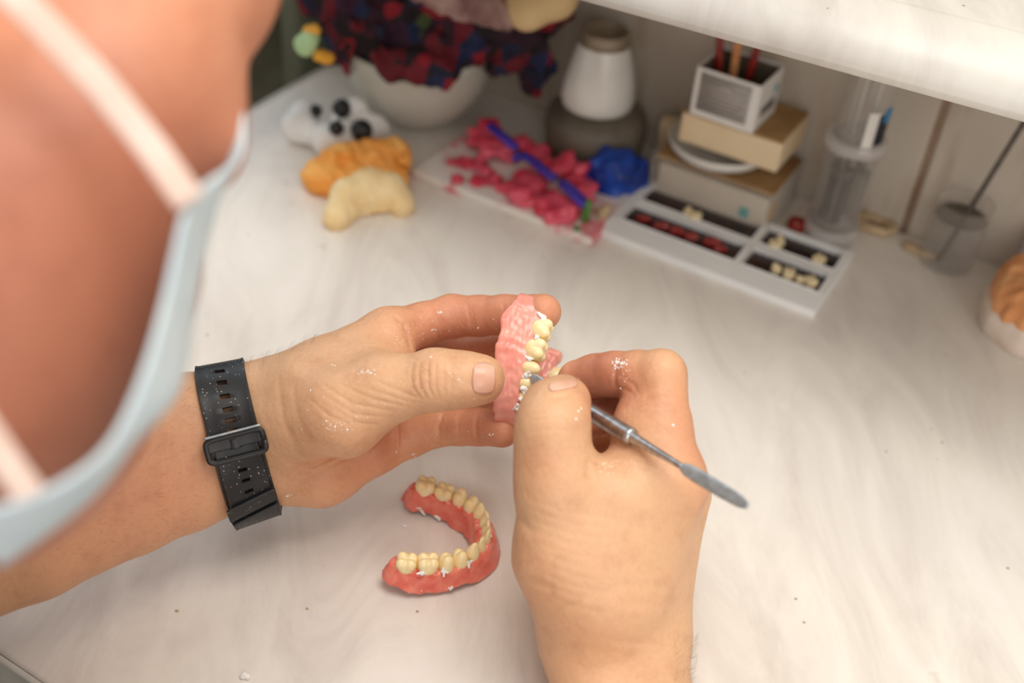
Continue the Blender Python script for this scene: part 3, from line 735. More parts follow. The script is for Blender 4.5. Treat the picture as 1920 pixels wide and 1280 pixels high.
# ------------------------------------------------------------------ dentures
TOOTH = {}
def tooth_meshes():
    def mk(kind):
        s = SDF([-7.5, -7, -6.5], [7.5, 7, 10], .42)
        if kind == 'molar':
            s.ell((0, 0, 1.2), (5.3, 4.6, 4.8), 2)
            for x in (-2.3, 2.3):
                for y in (-2.1, 2.1): s.ell((x, y, 3.7), (2.7, 2.5, 2.7), 1.1)
            s.crease([(-4.5, 0, 6), (4.5, 0, 6)], .7, .7); s.crease([(0, -4.5, 6), (0, 4.5, 6)], .6, .6); s.crease([(0, 4.8, 5.6), (0, 5.2, 1.5)], .6, .45)
        elif kind == 'premolar':
            s.ell((0, 0, 1.0), (3.8, 4.2, 4.9), 2); s.ell((0, 1.8, 3.9), (2.6, 2.3, 2.9), 1.3); s.ell((0, -1.9, 3.3), (2.3, 2.0, 2.5), 1.2); s.crease([(-3, 0, 5.8), (3, 0, 5.8)], .7, .6)
        elif kind == 'canine':
            s.ell((0, 0, .6), (3.5, 3.4, 5), 2); s.ell((0, .6, 4), (2.5, 1.7, 4.4), 2.2)
        else:
            s.ell((0, 0, 0), (2.8, 2.8, 4.4), 2); s.ell((0, .7, 4.2), (2.95, 1.2, 4.2), 2.4); s.ell((0, .2, 9.4), (5, 5, 1.6), .6, minus=True)
        V, Q = s.mesh(); me = bpy.data.meshes.new(kind); V[:, 2] *= 1.12; me.from_pydata([tuple(v / 1000) for v in V], [], [tuple(map(int, q)) for q in Q])
        me.polygons.foreach_set('use_smooth', [True] * len(me.polygons)); me.materials.append(MAT['tooth']); return me
    for k in ('molar', 'premolar', 'canine', 'incisor'): TOOTH[k] = mk(k)

def arch(A, B, thm, n=61):
    th = np.linspace(-thm, thm, n); return np.stack([A * np.sin(th), B * (1 - np.cos(th))], 1)
def denture(name, label, o, U, V_, W, mat, A=24, B=44, thm=1.62, top=3.0, low=-9.0, flare=3.6, gum_side=0, seed=0, skip=(), resid=(), tooth_scale=1.0, wave=.8, rise=0):
    """horseshoe plate with its row of teeth; o = front centre, U lateral, V_ towards the back, W to the biting edge (world mm, unit vectors)"""
    R = np.stack([U, V_, W], 1); L2W = lambda p: np.asarray(p) @ R.T + o
    c = arch(A, B, thm); h = .6
    s = SDF([-A - 14, -12, low - 4], [A + 14, B * (1 - math.cos(thm)) + 10, top + 6], h)
    X = s.ax[0][:, None]; Y = s.ax[1][None, :]; D = None; S = None; N = None
    seglen = np.r_[0, np.cumsum(np.hypot(*(c[1:] - c[:-1]).T))]
    for i in range(len(c) - 1):
        ba = c[i + 1] - c[i]; t = np.clip(((X - c[i, 0]) * ba[0] + (Y - c[i, 1]) * ba[1]) / (ba @ ba), 0, 1)
        dx, dy = X - c[i, 0] - t * ba[0], Y - c[i, 1] - t * ba[1]; d = np.hypot(dx, dy); sv = (seglen[i] + t * (seglen[i + 1] - seglen[i])) / seglen[-1]
        sg = np.sign(dx * ba[1] - dy * ba[0])     # + outside the horseshoe
        if D is None: D, S, N = d, sv, sg
        else:
            m = d < D; D = np.where(m, d, D); S = np.where(m, sv, S); N = np.where(m, sg, N)
    r = np.random.default_rng(seed); n_ = (D * N)[:, :, None]; S3 = S[:, :, None]; Z = s.ax[2][None, None, :]
    q = np.clip((top - Z) / (top - low), 0, 1)
    out = 4.2 + (flare + 1.0 * np.sin(S3 * 13 + seed)) * q ** .8; inn = 4.0 + flare * .9 * q ** 1.2
    scal = .7 * np.cos(S3 * 2 * math.pi * 13.0) * np.clip((Z - top + 4) / 4, 0, 1)      # gum scallops between the teeth
    half = np.where(n_ > 0, out, inn)
    rowlow = low + wave * np.sin(S3 * 21 + seed) + wave * .6 * np.sin(S3 * 47 + 1) + 2.6 * np.abs(2 * S3 - 1) ** 4 + rise * np.exp(-((S3 - .46) / .16) ** 2)
    dn = np.abs(n_) - half; dz = np.maximum(Z - (top + scal + 1.4 * np.abs(2 * S3 - 1) ** 6), rowlow - Z)
    F = -smin(-dn, -dz, 2.2)
    ch = np.sqrt((n_ * 1.0) ** 2 + ((Z - rowlow) * .8) ** 2) - (out * .62)              # the hollow that sits on the jaw
    F = -smin(-F, ch, 1.0)
    s.F = F.astype(np.float32); s.noise(.12, .9, seed)
    v, f = s.mesh()
    root = thing(name, o, label, 'denture')
    obj('gum_plate', L2W(v), f, mat, root)
    wd = [('incisor', 5.2), ('incisor', 5.6), ('canine', 6.6), ('premolar', 6.9), ('premolar', 7.1), ('molar', 10.4), ('molar', 9.8)]
    mid = seglen[-1] / 2; loc = np.array(root['_w'])
    for sd in (-1, 1):
        a = mid
        for j, (k, w) in enumerate(wd):
            w *= tooth_scale; pos = a + sd * w / 2; a += sd * w
            if (sd, j) in skip: continue
            i = np.searchsorted(seglen, pos) - 1; i = int(np.clip(i, 0, len(c) - 2)); t = (pos - seglen[i]) / (seglen[i + 1] - seglen[i]); p2 = c[i] + (c[i + 1] - c[i]) * t
            ba = c[i + 1] - c[i]; ba /= np.linalg.norm(ba); nrm = np.array([ba[1], -ba[0]])
            X_ = np.array([-ba[0], -ba[1], 0.]); Y_ = np.array([nrm[0], nrm[1], 0.]) ; Z_ = np.array([0, 0, 1.])
            le = r.normal(0, .06, 3); Y_ = Y_ + Z_ * le[0]; Z_ = np.cross(X_, Y_); Z_ /= np.linalg.norm(Z_); Y_ = np.cross(Z_, X_)
            m3 = np.stack([R @ X_, R @ Y_, R @ Z_], 1) * tooth_scale * (1 + le[1] * .5)
            if np.linalg.det(m3) < 0: m3[:, 0] *= -1
            P = L2W([p2[0] + nrm[0] * .6, p2[1] + nrm[1] * .6, top - .5 + le[2] * 4])
            t_ = bpy.data.objects.new('tooth', TOOTH[k]); COL.objects.link(t_); t_.parent = root
            mm = Matrix.Identity(4)
            for a_ in range(3):
                for b_ in range(3): mm[a_][b_] = m3[a_, b_]
                mm[a_][3] = M(P)[a_] - loc[a_]
            t_.matrix_basis = mm
    # chalky plaster left between the teeth and on the rim
    for (fr, off, z, rr) in resid:
        pos = fr * seglen[-1]; i = int(np.clip(np.searchsorted(seglen, pos) - 1, 0, len(c) - 2)); ba = c[i + 1] - c[i]; ba /= np.linalg.norm(ba); p2 = c[i] + ba * (pos - seglen[i])
        ctr = np.array([p2[0] + ba[1] * off, p2[1] - ba[0] * off, z]); s2 = SDF(ctr - rr * 3 - 1, ctr + rr * 3 + 1, .3); s2.ball(ctr, rr * .7, .4)
        for _ in range(7): s2.chain([ctr, ctr + r.normal(0, rr * .75, 3) * [.9, .9, .9]], [rr * .5, rr * r.uniform(.25, .5)], .4)
        s2.noise(.16, 2.6, 5); v, f = s2.mesh()
        if len(v): obj('plaster_residue', L2W(v), f, 'plaster', root)
    return root
def unit(v): v = np.asarray(v, float); return v / np.linalg.norm(v)

def dentures():
    # held one: back ends up, biting edge to the right, opening seen from the cheek side
    Pc = unit([.30, -.85, .42]); Oc = np.array([.93, .30, -.20]); Lc = np.array([.17, .40, .86])
    Lc = Lc - Pc * (Lc @ Pc); Lc = unit(Lc); Oc = Oc - Pc * (Oc @ Pc) - Lc * (Oc @ Lc); Oc = unit(Oc)
    near_back = C(1003, 600, 546)
    o = near_back + 24 * Lc - 40 * Pc
    res = [(.05, 3.6, 4.6, 1.9), (.135, 3.8, 4.2, 1.4), (.225, 3.6, 4.0, 1.4), (.285, 3.6, 4.2, 2.0), (.335, 3.8, 3.6, 1.8), (.375, 3.8, 4.6, 1.8), (.41, 4.2, 2.6, 2.0), (.445, 4.2, 2.6, 1.7)]
    denture('denture', 'pink denture held upright between left thumb and fingers, teeth facing right', c2w(o), RW @ Lc, RW @ Pc, RW @ Oc, 'gum', A=24, B=40, thm=1.72, top=3.0, low=-14.5, flare=2.6, seed=3, resid=res, tooth_scale=1.0, wave=1.1, rise=5.5)
    # the one on the table
    a, b, f_ = T(790, 920, 12), T(738, 1062, 12), T(908, 1008, 12)
    mid = (a + b) / 2; V_ = unit((mid - f_) * [1, 1, 0]); W = unit([.0, .04, 1]); U = unit(np.cross(V_, W)); V_ = np.cross(W, U)
    if U @ (a - b) > 0: pass
    d = np.linalg.norm((mid - f_)[:2]); hw = np.linalg.norm((a - b)[:2]) / 2
    res = [(.50, 1.5, 5, 1.6), (.53, .5, 4, 1.4), (.116, 5.0, 3.2, 1.6), (.205, 4.9, 3.2, 1.6), (.325, 4.4, 3.2, 1.5), (.02, 3, -4, 1.6), (.97, -5, -6, 1.5), (.10, 6, -7.5, 1.4), (.24, 6.6, -8.0, 1.3), (.86, -6, -8, 1.4)]
    res = [((1 - fr) if U @ (a - b) < 0 else fr, *x) for fr, *x in res]
    o = f_.copy(); o[2] = 10.8
    sk = ((1, 1),) if U @ (a - b) > 0 else ((-1, 1),)
    denture('denture', 'pink denture lying on the worktop below the left hand, teeth up', o, U, V_, W, 'gum_deep', A=hw, B=d * .93, thm=1.66, top=2.2, low=-10.2, flare=4.0, seed=8, skip=(), resid=res, tooth_scale=1.0)

# ------------------------------------------------------------------ carving tool
def tool():
    a = C(996, 706, 534); b = C(1403, 949, 428)
    P = lambda t: c2w(a + (b - a) * t); L = np.linalg.norm(b - a)
    root = thing('wax_carver', P(.5), 'steel double-ended wax carver held in the right hand, blade on the denture', 'carving tool')
    ax = unit(P(1) - P(0)); side = RW @ unit(np.cross(RW.T @ ax, [0, 0, 1]))
    def sw(name, ts, hw, ht, mat='steel', p=2.0, n=20, bend=0):
        t = np.linspace(ts[0], ts[-1], 40); pts = [P(x) for x in t]
        return Geo().sweep(pts, np.interp(t, ts, hw), np.interp(t, ts, ht), side, n, p).obj(name, mat, root)
    sw('blade', [0, .015, .05, .062, .085], [1.2, 2.2, 2.5, 2.0, 1.0], [.3, .45, .7, .8, 1.0], 'steel_dull', 3)
    sw('shank', [.08, .12, .22, .25], [.95, 1.1, 1.9, 3.1], [1.0, 1.1, 1.9, 3.1])
    sw('handle', [.245, .26, .30, .50, .515, .525], [3.1, 3.6, 3.7, 3.7, 3.9, 2.8], [3.1, 3.6, 3.7, 3.7, 3.9, 2.8])
    sw('shank', [.52, .55, .62, .70, .74], [2.7, 2.2, 1.9, 1.4, 1.3], [2.7, 2.2, 1.9, 1.4, 1.1])
    sw('blade', [.735, .76, .80, .90, .97, 1.0], [1.3, 2.6, 2.9, 2.8, 2.4, 1.2], [1.0, .8, .7, .5, .4, .25], 'steel_dull', 3)

# ------------------------------------------------------------------ bench and room
def bench():
    root = thing('worktop', [-50, 460, -30], 'cream marbled laminate worktop carrying all the dental work', 'worktop')
    x0, x1, y0, y1 = -570, 420, 166, 757
    Geo().box([(x0 + x1) / 2, (y0 + y1) / 2, -15], [x1 - x0, y1 - y0, 30]).obj('tabletop', 'marble', root, bevel=2, smooth=False)
    Geo().box([(x0 + x1) / 2, y0 - 1.6, -16], [x1 - x0, 3, 30]).obj('edge_strip', 'trim', root, bevel=1, label='grey edge strip')
    Geo().box([x0 - 1.6, (y0 + y1) / 2, -14.5], [3, y1 - y0, 30]).obj('edge_strip', 'trim', root, bevel=1, label='grey edge strip')
    for x in (x0 + 40, x1 - 40):
        for y in (y0 + 60, y1 - 40): Geo().box([x, y, -390], [40, 40, 720]).obj('leg', 'trim', root, bevel=2)
    # shelf with a rounded front edge
    pa, pb = T(1100, 0, 212.3), T(1920, 225, 212.3)
    d = unit(pb - pa); nrm = np.array([-d[1], d[0], 0])
    if nrm[1] < 0: nrm = -nrm
    prof = [(0, 214)]                                             # (depth from the front edge, height)
    for i in range(13):
        t = math.pi / 2 * i / 12; prof.append((34 - 34 * math.cos(t), 215 + 23 * math.sin(t)))
    prof += [(120, 238), (262, 238), (262, 210), (3, 210), (1, 211)]
    V = []; F = []; n = len(prof)
    for e in (-1, 1):
        base = pa + d * (-330 if e < 0 else 560)
        for (q, z) in prof: V.append([base[0] + nrm[0] * q, base[1] + nrm[1] * q, z])
    for i in range(n): F.append((i, (i + 1) % n, n + (i + 1) % n, n + i))
    F += [tuple(range(n))[::-1], tuple(range(n, 2 * n))]
    V = np.array(V); V[:, 1] = np.minimum(V[:, 1], 756.5)
    o = obj('wall_shelf', V, F, 'shelf', label='white laminate shelf with rounded front edge above the back of the worktop', cat='shelf')
    m = o.modifiers.new('w', 'WEIGHTED_NORMAL')
def room():
    # back wall: boards with sunk joints
    g = Geo(); xs = [-590, -92, 130, 380, 900]
    for a, b in zip(xs[:-1], xs[1:]): g.box([(a + b) / 2, 767, 500], [b - a - 5, 20, 2500])
    g.obj('wall_back', 'wall', bevel=2.2, kind='structure')
    Geo().box([155, 763.5, 500], [1488, 9, 2500]).obj('trim_1', 'joint', kind='structure')
    Geo().box([-590 - 12, 1200, 500], [20, 1000, 2500]).obj('wall_return', 'side_wall', kind='structure')
    Geo().box([-1000, 2600, 500], [3200, 20, 2500]).obj('wall_far', 'side_wall', kind='structure')
    Geo().box([-2600, 900, 500], [20, 3600, 2500]).obj('wall_left', 'side_wall', kind='structure')
    Geo().box([-500, 700, -755], [4400, 4400, 10]).obj('floor', 'floor', kind='structure')

# ------------------------------------------------------------------ background things
def rotz(a): return np.array([[math.cos(a), -math.sin(a), 0], [math.sin(a), math.cos(a), 0], [0, 0, 1]])
def lump(name, prims, mat, h=1.2, k=3, nz=(.3, .5), seed=0, parent=None, flat=True, grooves=(), **kw):
    """prims: (points, radii[, squash]) in world mm"""
    P = np.concatenate([np.array(p[0], float) for p in prims]); r = max(max(p[1]) for p in prims)
    s = SDF(P.min(0) - r - 4, P.max(0) + r + 4, h)
    for p in prims: s.chain(p[0], p[1], p[2] if len(p) > 2 else k, 3)
    for g_ in grooves: s.crease(*g_)
    if nz: s.noise(nz[0], nz[1], seed)
    v, f = s.mesh()
    if flat: v[:, 2] = np.maximum(v[:, 2], .2)
    return obj(name, v, f, mat, parent, **kw)
def small_tooth(kind, p, a, label, sc=1.0, tip=0):
    o = bpy.data.objects.new('artificial_tooth', TOOTH[kind].copy()); COL.objects.link(o)
    o.data.materials[0] = MAT['tooth_far']
    o.location = M(p); o.rotation_euler = (tip, 0, a); o.scale = (sc,) * 3
    return tag(o, label, 'tooth', 'artificial teeth set in the tray')

def crescent(c, ang, A, B, r, thm=1.5, z=6, n=13):
    P = arch(A, B, thm, n) - [0, B * .5]; R = rotz(ang)
    return [tuple(R @ np.array([p[0], p[1], 0]) + np.array([c[0], c[1], z])) for p in P]

def background():
    # --- bowl and scarf
    c = np.array([-463, 684, 0.])
    root = thing('mixing_bowl', c, 'large grey-white glazed bowl filled with a dark red scarf', 'bowl')
    prof = [(24, 0), (25, 3), (30, 5), (42, 14), (51, 28), (56, 44), (58, 60), (58.5, 64), (56.5, 65), (54.5, 62), (52, 44), (47, 29), (38, 16), (20, 8), (0, 7)]
    Geo().lathe(c, prof, 72).obj('bowl_body', 'bowl', root)
    s = SDF([-565, 590, 40], [-330, 758, 215], 2.2)
    s.chain([(-490, 650, 78), (-450, 680, 88), (-400, 690, 90)], [30, 36, 28], 12, 8)
    s.chain([(-508, 655, 88), (-530, 645, 92)], [24, 14], 10); s.chain([(-450, 690, 110), (-430, 700, 140), (-470, 700, 150)], [34, 32, 30], 14, 8)
    s.chain([(-500, 660, 100), (-490, 680, 140)], [28, 24], 12)
    s.chain([(-425, 660, 84), (-386, 688, 88), (-372, 700, 66), (-368, 700, 48)], [14, 18, 15, 8], 10, 6)
    s.chain([(-450, 628, 72), (-415, 640, 74)], [12, 11], 8)
    s.chain([(-395, 694, 96), (-370, 716, 100)], [22, 15], 10)
    s.noise(2.6, .16, 21).noise(1.0, .42, 22)
    rr = np.hypot(s.ax[0][:, None, None] - c[0], s.ax[1][None, :, None] - c[1]); zz = s.ax[2][None, None, :]      # the cloth lies inside and over the bowl, never in its wall
    ro = np.interp(zz, [0, 14, 28, 44, 60, 65], [30, 42, 51, 56, 58, 58.5]); sh = 4.0 - np.abs(rr - (ro - 1.6))
    s.F = np.maximum(s.F, np.where(zz < 67, sh, -9) + 0 * s.F).astype(np.float32)
    v, f = s.mesh(); sc = obj('scarf', v, f, 'scarf', label='crumpled dark red and navy patterned scarf heaped in the glazed bowl', cat='scarf')
    q = T(572, 85, 80); lump('fabric_patch', [([q, q + [3, 2, 6]], [8, 7])], 'tasselA', 1.2, parent=sc, label='pale green corner')
    q = T(600, 105, 74); lump('fabric_patch', [([q, q + [6, 2, -1]], [5, 4.5])], 'tasselB', 1.2, parent=sc, label='orange corner')
    q = T(580, 60, 90); lump('fabric_patch', [([q, q + [4, 2, 2]], [5, 4])], 'tasselB', 1.2, parent=sc, label='orange corner')
    q0, q1, q2 = T(790, -22, 140), T(870, 4, 132), T(945, 26, 120)
    lump('fabric_fold', [([q0, q1, q2], [10, 12, 11])], 'greycloth', 1.4, nz=(.8, .3), parent=sc, label='faded grey-pink fold')
    q = T(992, 8, 128); lump('cloth_pouch', [([q, q + [14, 8, 10], q + [0, 10, 30]], [17, 18, 16], 10)], 'beige', 1.8, nz=(.6, .12), flat=False, label='rounded beige cloth pouch lying on top of the dark scarf', cat='pouch')
    # --- white casts with black plugs
    for (pts, plugs, lab) in [
        ([((560, 235), 13, 12), ((572, 215), 10, 16), ((585, 250), 9, 10)], [((592, 208), 22, 5)], 'white plaster block with one black plug, left of the two by the bowl'),
        ([((615, 262), 12, 12), ((655, 255), 13, 13), ((668, 203), 8, 30), ((700, 245), 12, 14), ((640, 225), 8, 18)], [((641, 203), 32, 7), ((631, 240), 27, 5.6), ((678, 244), 27, 8)], 'white peaked plaster block with three black plugs, right of the two by the bowl')]:
        P = [T(px, py, z) for (px, py), r, z in pts]; r_ = [r for _, r, z in pts]
        root = thing('plaster_block', [P[0][0], P[0][1], 0], lab, 'plaster block')
        lump('block_body', [([p], [r]) for p, r in zip(P, r_)] + [([P[0], P[1]], [8, 8])] + ([([P[0], P[1], P[3]], [10, 11, 10])] if len(P) > 3 else []), 'whitepl', 1.0, 6, (.4, .3), 3, parent=root)
        for (px, py), z, r in plugs:
            q = T(px, py, z); lump('plug', [([q], [r])], 'black', .9, nz=None, parent=root, flat=False)
    # --- orange and cream casts
    a = [T(600, 330, 10), T(640, 305, 12), T(690, 300, 12), T(735, 295, 14), T(755, 330, 10)]
    pr = [([a[0], a[1], a[2], a[3]], [13, 14, 14, 15], 8), ([T(620, 345, 8), T(690, 335, 9), T(740, 335, 9)], [10, 11, 11], 8)]
    pr += [([T(x, y, 24)], [4.5], 2) for x, y in ((700, 290), (716, 276), (736, 270), (752, 280), (758, 300), (625, 292), (650, 290))]
    lump('dental_cast', pr, 'orange', 1.0, 5, (.6, .35), 5, label='orange plaster dental cast behind the cream one', cat='dental cast')
    base = [T(630, 405, 8), T(650, 366, 12), T(690, 348, 14), T(730, 354, 12), T(752, 380, 8)]
    pr = [(base, [8.5, 11, 12, 11, 8.5], 6), ([p * [1, 1, 0] + [0, 0, 5] for p in base], [8, 10, 11, 10, 8], 4)]
    pr += [([T(640, 400, 6), T(668, 380, 7), T(710, 370, 8), T(748, 370, 7)], [8, 9, 9, 8], 5)]
    fr = [(636, 413), (650, 402), (664, 394), (677, 388), (690, 386), (704, 384), (718, 383), (732, 382), (745, 382)]
    pr += [([T(x + 1, y + 10, 3), T(x - 2, y - 3, 8)], [3.0, 2.8], .6) for x, y in fr]
    lump('dental_cast', pr, 'cream', .8, 4, (.25, .5), 6, grooves=[([T(x - 6, y + 18, 3), T(x - 9, y - 4, 12)], 1.1, 2.6) for x, y in fr], label='small cream crescent dental cast in front of the orange one', cat='dental cast')
    # --- ceramic tile with wax
    Geo().box([-339, 651, 3.4], [148, 94, 6.8]).obj('ceramic_tile', 'tile', bevel=1.2, label='white ceramic tile smeared and heaped with pink wax', cat='tile')
    def sheet(pts, th, mat, lab, seed, name='wax_piece', nz=(1.7, .24), grp='pink wax scraps on the tile'):
        P = [T(x, y, z) for x, y, z in pts]; c_ = sum(P) / len(P)
        pr = [([p * .999 + c_ * .001, p], [t, t], 4) for p, t in zip(P, th)] + [([P[i], P[i + 1]], [th[i] * .8, th[i + 1] * .8], 5) for i in range(len(P) - 1)]
        o = lump(name, pr, mat, 1.0, 4, nz, seed, flat=False, label=lab, cat='wax', group=grp)
        # lift clear of the tile
        me = o.data
        for v in me.vertices: z_ = v.co.z + o.location.z - TABLE / 1000 - .007; v.co.z += (-.30 * z_ if z_ > 0 else 0)
        zz = np.array([v.co.z for v in me.vertices]) + o.location.z - TABLE / 1000 - .0071
        for v, z in zip(me.vertices, zz):
            if z < 0: v.co.z -= z
        return o
    sheet([(895, 250, 18), (920, 235, 22), (915, 275, 16), (940, 265, 18), (950, 290, 12)], [8, 9, 8, 8, 7], 'pinkwax', 'tall pink wax scrap at the back left of the tile', 31)
    sheet([(985, 265, 18), (1010, 275, 18), (1015, 300, 12)], [8, 8, 7], 'pinkwax', 'rounded pink wax scrap in the middle of the back edge of the tile', 32)
    sheet([(1030, 310, 18), (1060, 300, 22), (1065, 275, 30), (1090, 305, 24), (1118, 290, 27)], [9, 8, 4, 6, 4], 'pinkwax', 'star-shaped pink wax scrap with pointed tips beside the grey pot', 33)
    sheet([(960, 350, 12), (980, 365, 13), (1000, 345, 12), (985, 330, 12)], [8, 9, 8, 7], 'pinkwax', 'deep pink wax scrap at the centre of the tile', 34)
    sheet([(1085, 330, 14), (1098, 355, 14), (1075, 340, 12)], [8, 8, 7], 'pinkwax', 'pink wax scrap at the back right beside the blue wax', 35)
    sheet([(1020, 385, 12), (1045, 375, 14), (1060, 395, 12), (1035, 405, 9)], [8, 9, 8, 6], 'pinkwax', 'pink wax scrap nearest the front right of the tile', 36)
    sheet([(850, 300, 10), (880, 308, 10), (900, 300, 10), (915, 320, 10)], [4, 5, 5, 4], 'pinkwax', 'thin pale pink wax crumbs at the left of the tile', 37, nz=(1.6, .35))
    sheet([(860, 335, 9), (890, 340, 9), (925, 335, 9), (945, 355, 9)], [3.4, 4, 4, 3.4], 'pinkwax', 'thin smear of pink wax along the front left of the tile', 38, nz=(1.6, .35))
    def stick(pp, w, h_, mat, lab):
        P = np.array([T(*p) for p in pp]); t = np.linspace(0, len(P) - 1, 30); Pi = np.stack([np.interp(t, range(len(P)), P[:, i]) for i in range(3)], 1)
        Geo().sweep(Pi, [w] * 30, [h_] * 30, [.5, 1, 0], 12, 4).obj('wax_strip', mat, label=lab, cat='wax strip')
    stick([(918, 235, 34), (945, 258, 33), (968, 278, 30)], 3.2, 2.2, 'violetwax', 'violet wax strip at the back of the tile, first of the chain')
    stick([(962, 300, 24), (978, 290, 27), (998, 300, 26), (1018, 318, 25), (1040, 335, 24)], 3.4, 2.0, 'violetwax', 'curled violet wax strip across the middle of the tile')
    stick([(1054, 342, 25), (1072, 358, 24), (1098, 384, 20)], 4.2, 2.2, 'violetwax', 'violet wax strip ending at the front right of the tile')
    q = T(1096, 415, 7); Geo().lathe(q, [(2.6, 0), (3.0, 4), (2.6, 16), (1.5, 17)], 16, (.05, .1, 1)).obj('wax_stub', 'greenwax', label='small green wax stub at the front right corner of the tile', cat='wax stub')
    lump('wax_crumb', [([T(1082, 428, 8)], [2.6])], 'greenwax', .6, label='tiny green crumb beside the green stub', cat='crumb', flat=False)
    lump('wax_crumb', [([T(1130, 398, 10), T(1136, 392, 12)], [5, 4])], 'tanwax', .8, label='tan wax crumb at the right corner of the tile', cat='crumb', flat=False)
    # --- blue wax
    lump('wax_lump', [([T(1120, 325, 12), T(1150, 318, 18), T(1185, 320, 14)], [11, 16, 12], 6), ([T(1140, 345, 9), T(1175, 345, 9)], [11, 11], 6), ([T(1152, 366, 6)], [5.5], 3), ([T(1165, 300, 24)], [9], 5)], 'bluewax', 1.2, 4, (1.5, .22), 41, label='crumpled deep blue wax lump behind the tooth tray corner', cat='wax')
    # --- grey rubber pot with porcelain cone on it
    c = np.array([-322., 713., 0.])
    Geo().lathe(c, [(30, 0), (33, 2), (37, 12), (38.5, 24), (38.5, 30), (36, 38), (30, 43), (18, 44), (0, 44)], 64).obj('rubber_pot', 'pot', label='round dark grey pot under the white porcelain cone', cat='pot')
    root = thing('porcelain_cone', c + [0, 0, 44], 'glossy white porcelain cone with a brown open top, standing on the dark pot', 'vase')
    Geo().lathe(c + [-1, -1, 44.2], [(23, 0), (26.5, 2), (27.5, 8), (26, 20), (22, 36), (17.5, 52), (16.5, 55), (14.5, 55), (15, 50), (20, 34), (22, 8), (0, 6)], 64).obj('cone_body', 'porcelain', root)
    Geo().lathe(c + [-1, -1, 90], [(0, 0), (15.2, 0), (15.2, .6), (0, .6)], 40).obj('inner_residue', 'rimstain', root, label='brown residue inside the top')
    Geo().lathe(c + [-1, -1, 98.4], [(18.6, -5), (17.4, 0), (17.3, 3), (16.6, 4.6), (14.4, 4.6), (13.8, 0)], 64).obj('rim', 'rimstain', root, label='brown stained rim')
    # --- tooth tray
    tray()
    stack(); tubes(); jar(); right_cast(); bits()

